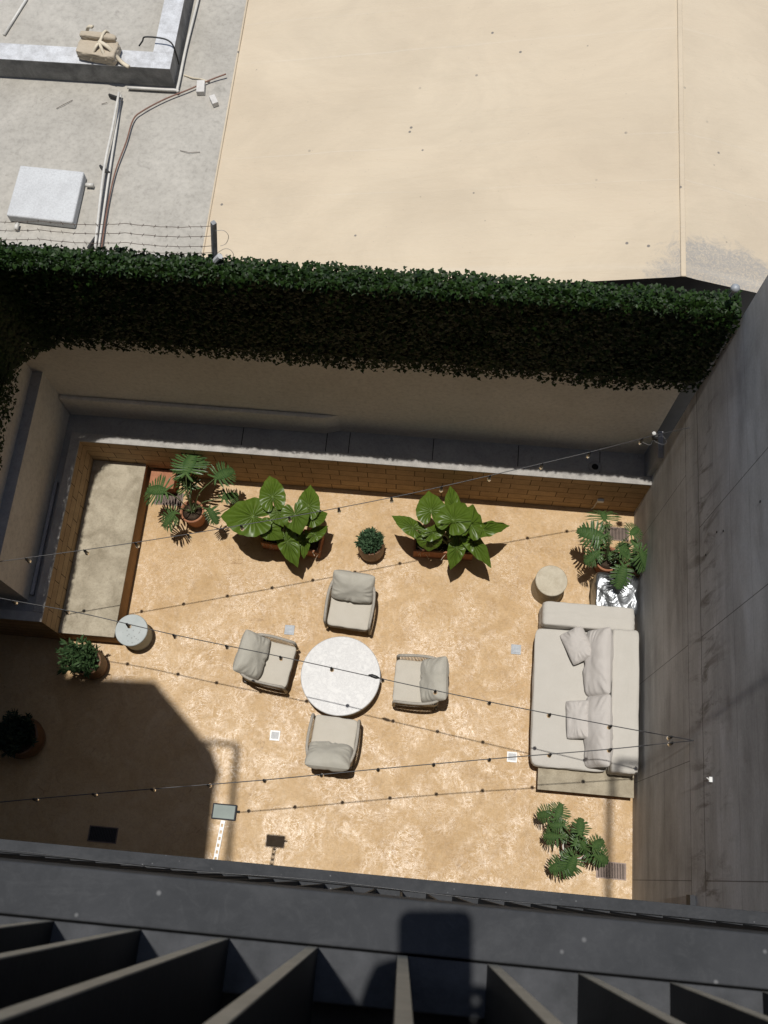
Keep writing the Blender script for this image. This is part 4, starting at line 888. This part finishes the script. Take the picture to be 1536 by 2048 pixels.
ar.xf(Matrix.Translation((hd.x, hd.y, 0)) @ Matrix.Rotation(-.06, 4, 'Z') @ Matrix.Translation((-hd.x, -hd.y, 0))).build('bracket_arm', M['white'], fl)

# ------------------------------------------------------------ BUILDING THE PHOTO IS TAKEN FROM
bd = thing('own_building', (0, -1.2, 0), 'building under the camera whose terrace edge and charcoal steel beams show below', 'building')
MB().box((-9, -3, 0), (XR - .001, -.62, 10.45)).build('lower_wall', M['backdark'], bd)
MB().box((-9, -3, 13.30), (XR - .001, -.35, 13.55)).build('terrace_slab', M['backdark'], bd)
Z0 = 10.75; Z1 = 13.75
def beam(z, front, l_):
    t = thing('steel_beam', (0, front, z), l_, 'beam', 'charcoal steel beams')
    X0, X1 = -7, XR - .004
    fw = .058 if z > 12 else .048
    MB().box((X0, front - fw, z - .16), (X1, front, z)).build('flange', M['beam'], t, bevel=.0025, bseg=3)
    MB().box((X0, front - .118, z - .30), (X1, front - fw - .0025, z - .004)).build('inner_flange', M['beamdusty'] if z > 12 else M['beam'], t, bevel=.002)
    MB().box((X0, front - .32, z - .34), (X1, front - .1185, z - .05)).build('web', M['beam'], t)
    return t
beam(Z0, -.002, 'far charcoal steel beam, the thinner dark band across the patio edge')
beam(Z1, -.024, 'near charcoal steel beam crossing the whole bottom of the picture')
def fin_proto(z, yf, h, dep, th, l_, gr):
    t = thing('steel_fin', (0, yf, z), l_, 'fin', gr)
    MB().box((-th / 2, -dep, -.002), (th / 2, 0, h)).build('blade', M['fin'], t, local=True)
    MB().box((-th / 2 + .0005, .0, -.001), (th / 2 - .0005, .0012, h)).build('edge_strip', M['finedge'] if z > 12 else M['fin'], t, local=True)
    return t
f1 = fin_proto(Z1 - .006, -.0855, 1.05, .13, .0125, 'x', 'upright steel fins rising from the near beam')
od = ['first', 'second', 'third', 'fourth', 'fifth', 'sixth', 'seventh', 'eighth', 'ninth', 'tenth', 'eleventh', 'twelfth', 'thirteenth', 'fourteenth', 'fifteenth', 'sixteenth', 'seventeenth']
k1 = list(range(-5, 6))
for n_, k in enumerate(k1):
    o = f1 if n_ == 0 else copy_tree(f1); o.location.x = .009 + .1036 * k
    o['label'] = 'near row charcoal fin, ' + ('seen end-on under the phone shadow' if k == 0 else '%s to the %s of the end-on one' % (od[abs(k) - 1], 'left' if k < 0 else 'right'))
f2 = fin_proto(Z0 - .006, -.0545, 2.83, .12, .009, 'x', 'upright steel fins between the two beams')
k2 = list(range(-16, 15))
for n_, k in enumerate(k2):
    o = f2 if n_ == 0 else copy_tree(f2); o.location.x = .006 + .1036 * k
    o['label'] = 'far row fin between the beams, ' + ('straight below the camera' if k == 0 else '%s to the %s of the vertical one' % (od[abs(k) - 1], 'left' if k < 0 else 'right'))
# handrail over the near fins
MB().box((-7, -.20, Z1 + 1.05), (XR - .01, -.10, Z1 + 1.10)).build('handrail', M['steel'], label='charcoal handrail capping the near row of fins', cat='handrail')
# cable lying on far beam
MB().tube(smoothpath([Vector((x, -.048 - .006 * math.sin(x * 5), Z0 + .006)) for x in np.linspace(-1.9, .6, 26)], 2), .0022, 5).build('loose_cable', M['wire'], smooth=True, label='thin loose cable lying along the far beam', cat='cable')

# roof canopy above the camera that throws the big shadow
ZC = 17.0
def up(px, py): p = at(px, py, 0); return (p.x - SX * ZC, p.y - SY * ZC)
poly = [(28, 1290), (38, 1306), (64, 1344), (125, 1351), (166, 1354), (310, 1362), (408, 1481), (425, 1500), (440, 1543), (429, 1588), (416, 1711)]
pts = [up(*p) for p in poly]; xl = pts[-1][0]; pts += [(xl, -3.0), (-12, -3.0), (-12, pts[0][1] + .05)]
cn = thing('roof_canopy', (-4, 0, ZC), 'concrete canopy of the building overhead on the left with a steel frame along its edge', 'canopy')
MB().prism(pts[::-1], ZC, ZC + .18).build('slab', M['backdark'], cn)
def bar(a, b, z=ZC + .05, r=.035): MB().tube([Vector((a[0], a[1], z)), Vector((b[0], b[1], z))], r, 4).build('frame_bar', M['steel'], cn)
bar(up(408, 1483), up(474, 1490)); bar(up(474, 1490), up(455, 1730), r=.045)
c2_ = thing('overhead_railing', (3, 0, ZC), 'slim steel frame of the building overhead on the right', 'frame')
e0 = up(1219, 1540); e1 = (e0[0], -3.0)
MB().tube([Vector((e0[0], e0[1], ZC)), Vector((e1[0], e1[1], ZC))], .045, 4).build('frame_bar', M['steel'], c2_)
MB().tube([Vector((e0[0], e0[1], ZC)), Vector((6, e0[1], ZC))], .045, 4).build('frame_bar', M['steel'], c2_)
MB().box((-14, -3.4, 13.55), (10, -3.0, 27)).build('upper_wall', M['backdark'], bd)  # made taller, out of view, to keep sky light off the shaded floor

MB().box((-15, -3.4, 0), (-9.1, 2.9, 17.3)).build('sky_blocker', M['backdark'], bd)  # unseen block added to cut sky light on the shaded floor

# ------------------------------------------------------------ photographer: phone, hands, body (behind the lens)
camM = co.matrix_world.copy()
ph = MB(); rc = []
for (cx_, cy_, a0) in ((.011, .027, 0), (-.047, .027, 90), (-.047, -.100, 180), (.011, -.100, 270)):
    for k in range(6): a = math.radians(a0 + 18 * k); rc.append((cx_ + .014 * math.cos(a), cy_ + .014 * math.sin(a)))
ph.prism(rc, .006, .014); ph.xf(camM)
ph.build('smartphone', M['phone'], bevel=.003, label='black smartphone held out over the handrail by the photographer', cat='phone')
def skin(name, verts, edges, mat, parent=None, label=None, cat=None, sub=1):
    me = bpy.data.meshes.new(name); me.from_pydata([v[0] for v in verts], edges, []); me.materials.append(mat)
    o = bpy.data.objects.new(name, me); scene.collection.objects.link(o); o.modifiers.new('s', 'SKIN')
    if not me.skin_vertices: me.attributes.new  # layer is made by the modifier below
    return o, me
def body():
    W = lambda x, y, z: camM @ Vector((x, y, z))
    h1 = W(-.068, -.055, .025); h2 = W(.035, -.085, .025)
    J = [((0.0, -.50, 14.35), .15), ((0, -.47, 14.60), .14), ((0, -.43, 14.82), .155), ((0, -.40, 14.98), .07), ((0, -.36, 15.10), .085), ((0, -.35, 15.20), .09),
         ((-.19, -.42, 14.92), .062), ((-.30, -.36, 14.70), .045), (tuple(h1 + Vector((-.03, -.10, -.02))), .030), (tuple(h1), .026),
         ((.19, -.42, 14.92), .062), ((.30, -.36, 14.70), .045), (tuple(h2 + Vector((.03, -.10, -.02))), .030), (tuple(h2), .026),
         ((-.10, -.51, 14.22), .10), ((-.11, -.47, 13.95), .07), ((-.11, -.52, 13.62), .05), ((-.11, -.42, 13.58), .035),
         ((.10, -.51, 14.22), .10), ((.11, -.47, 13.95), .07), ((.11, -.52, 13.62), .05), ((.11, -.42, 13.58), .035)]
    ED = [(0, 1), (1, 2), (2, 3), (3, 4), (4, 5), (2, 6), (6, 7), (7, 8), (8, 9), (2, 10), (10, 11), (11, 12), (12, 13), (0, 14), (14, 15), (15, 16), (16, 17), (0, 18), (18, 19), (19, 20), (20, 21)]
    # five fingers on each hand curl round the phone edge
    for hi, sg in ((9, -1), (13, 1)):
        for k, off in enumerate((-.03, -.01, .01, .03, .045)):
            b_ = Vector(J[hi][0]); a1 = b_ + camM.to_3x3() @ Vector((sg * .012, off, -.012 if k < 4 else .02)); a2 = b_ + camM.to_3x3() @ Vector((-sg * .012, off * 1.1, -.02 if k < 4 else .022))
            J.append((tuple(a1), .009)); J.append((tuple(a2), .0075)); n0 = len(J) - 2; ED.append((hi, n0)); ED.append((n0, n0 + 1))
    me = bpy.data.meshes.new('person'); me.from_pydata([j[0] for j in J], ED, [])
    o = bpy.data.objects.new('person', me); scene.collection.objects.link(o); md = o.modifiers.new('skin', 'SKIN')
    bpy.context.view_layer.objects.active = o
    if not me.skin_vertices:
        bpy.context.view_layer.update()
    if me.skin_vertices:
        for i, j in enumerate(J): me.skin_vertices[0].data[i].radius = (j[1], j[1])
        me.skin_vertices[0].data[0].use_root = True
    o.modifiers.new('sub', 'SUBSURF').levels = 1; me.materials.append(M['shirt'])
    tag(o, 'person in a dark shirt leaning over the handrail and holding the phone', 'person')
body()
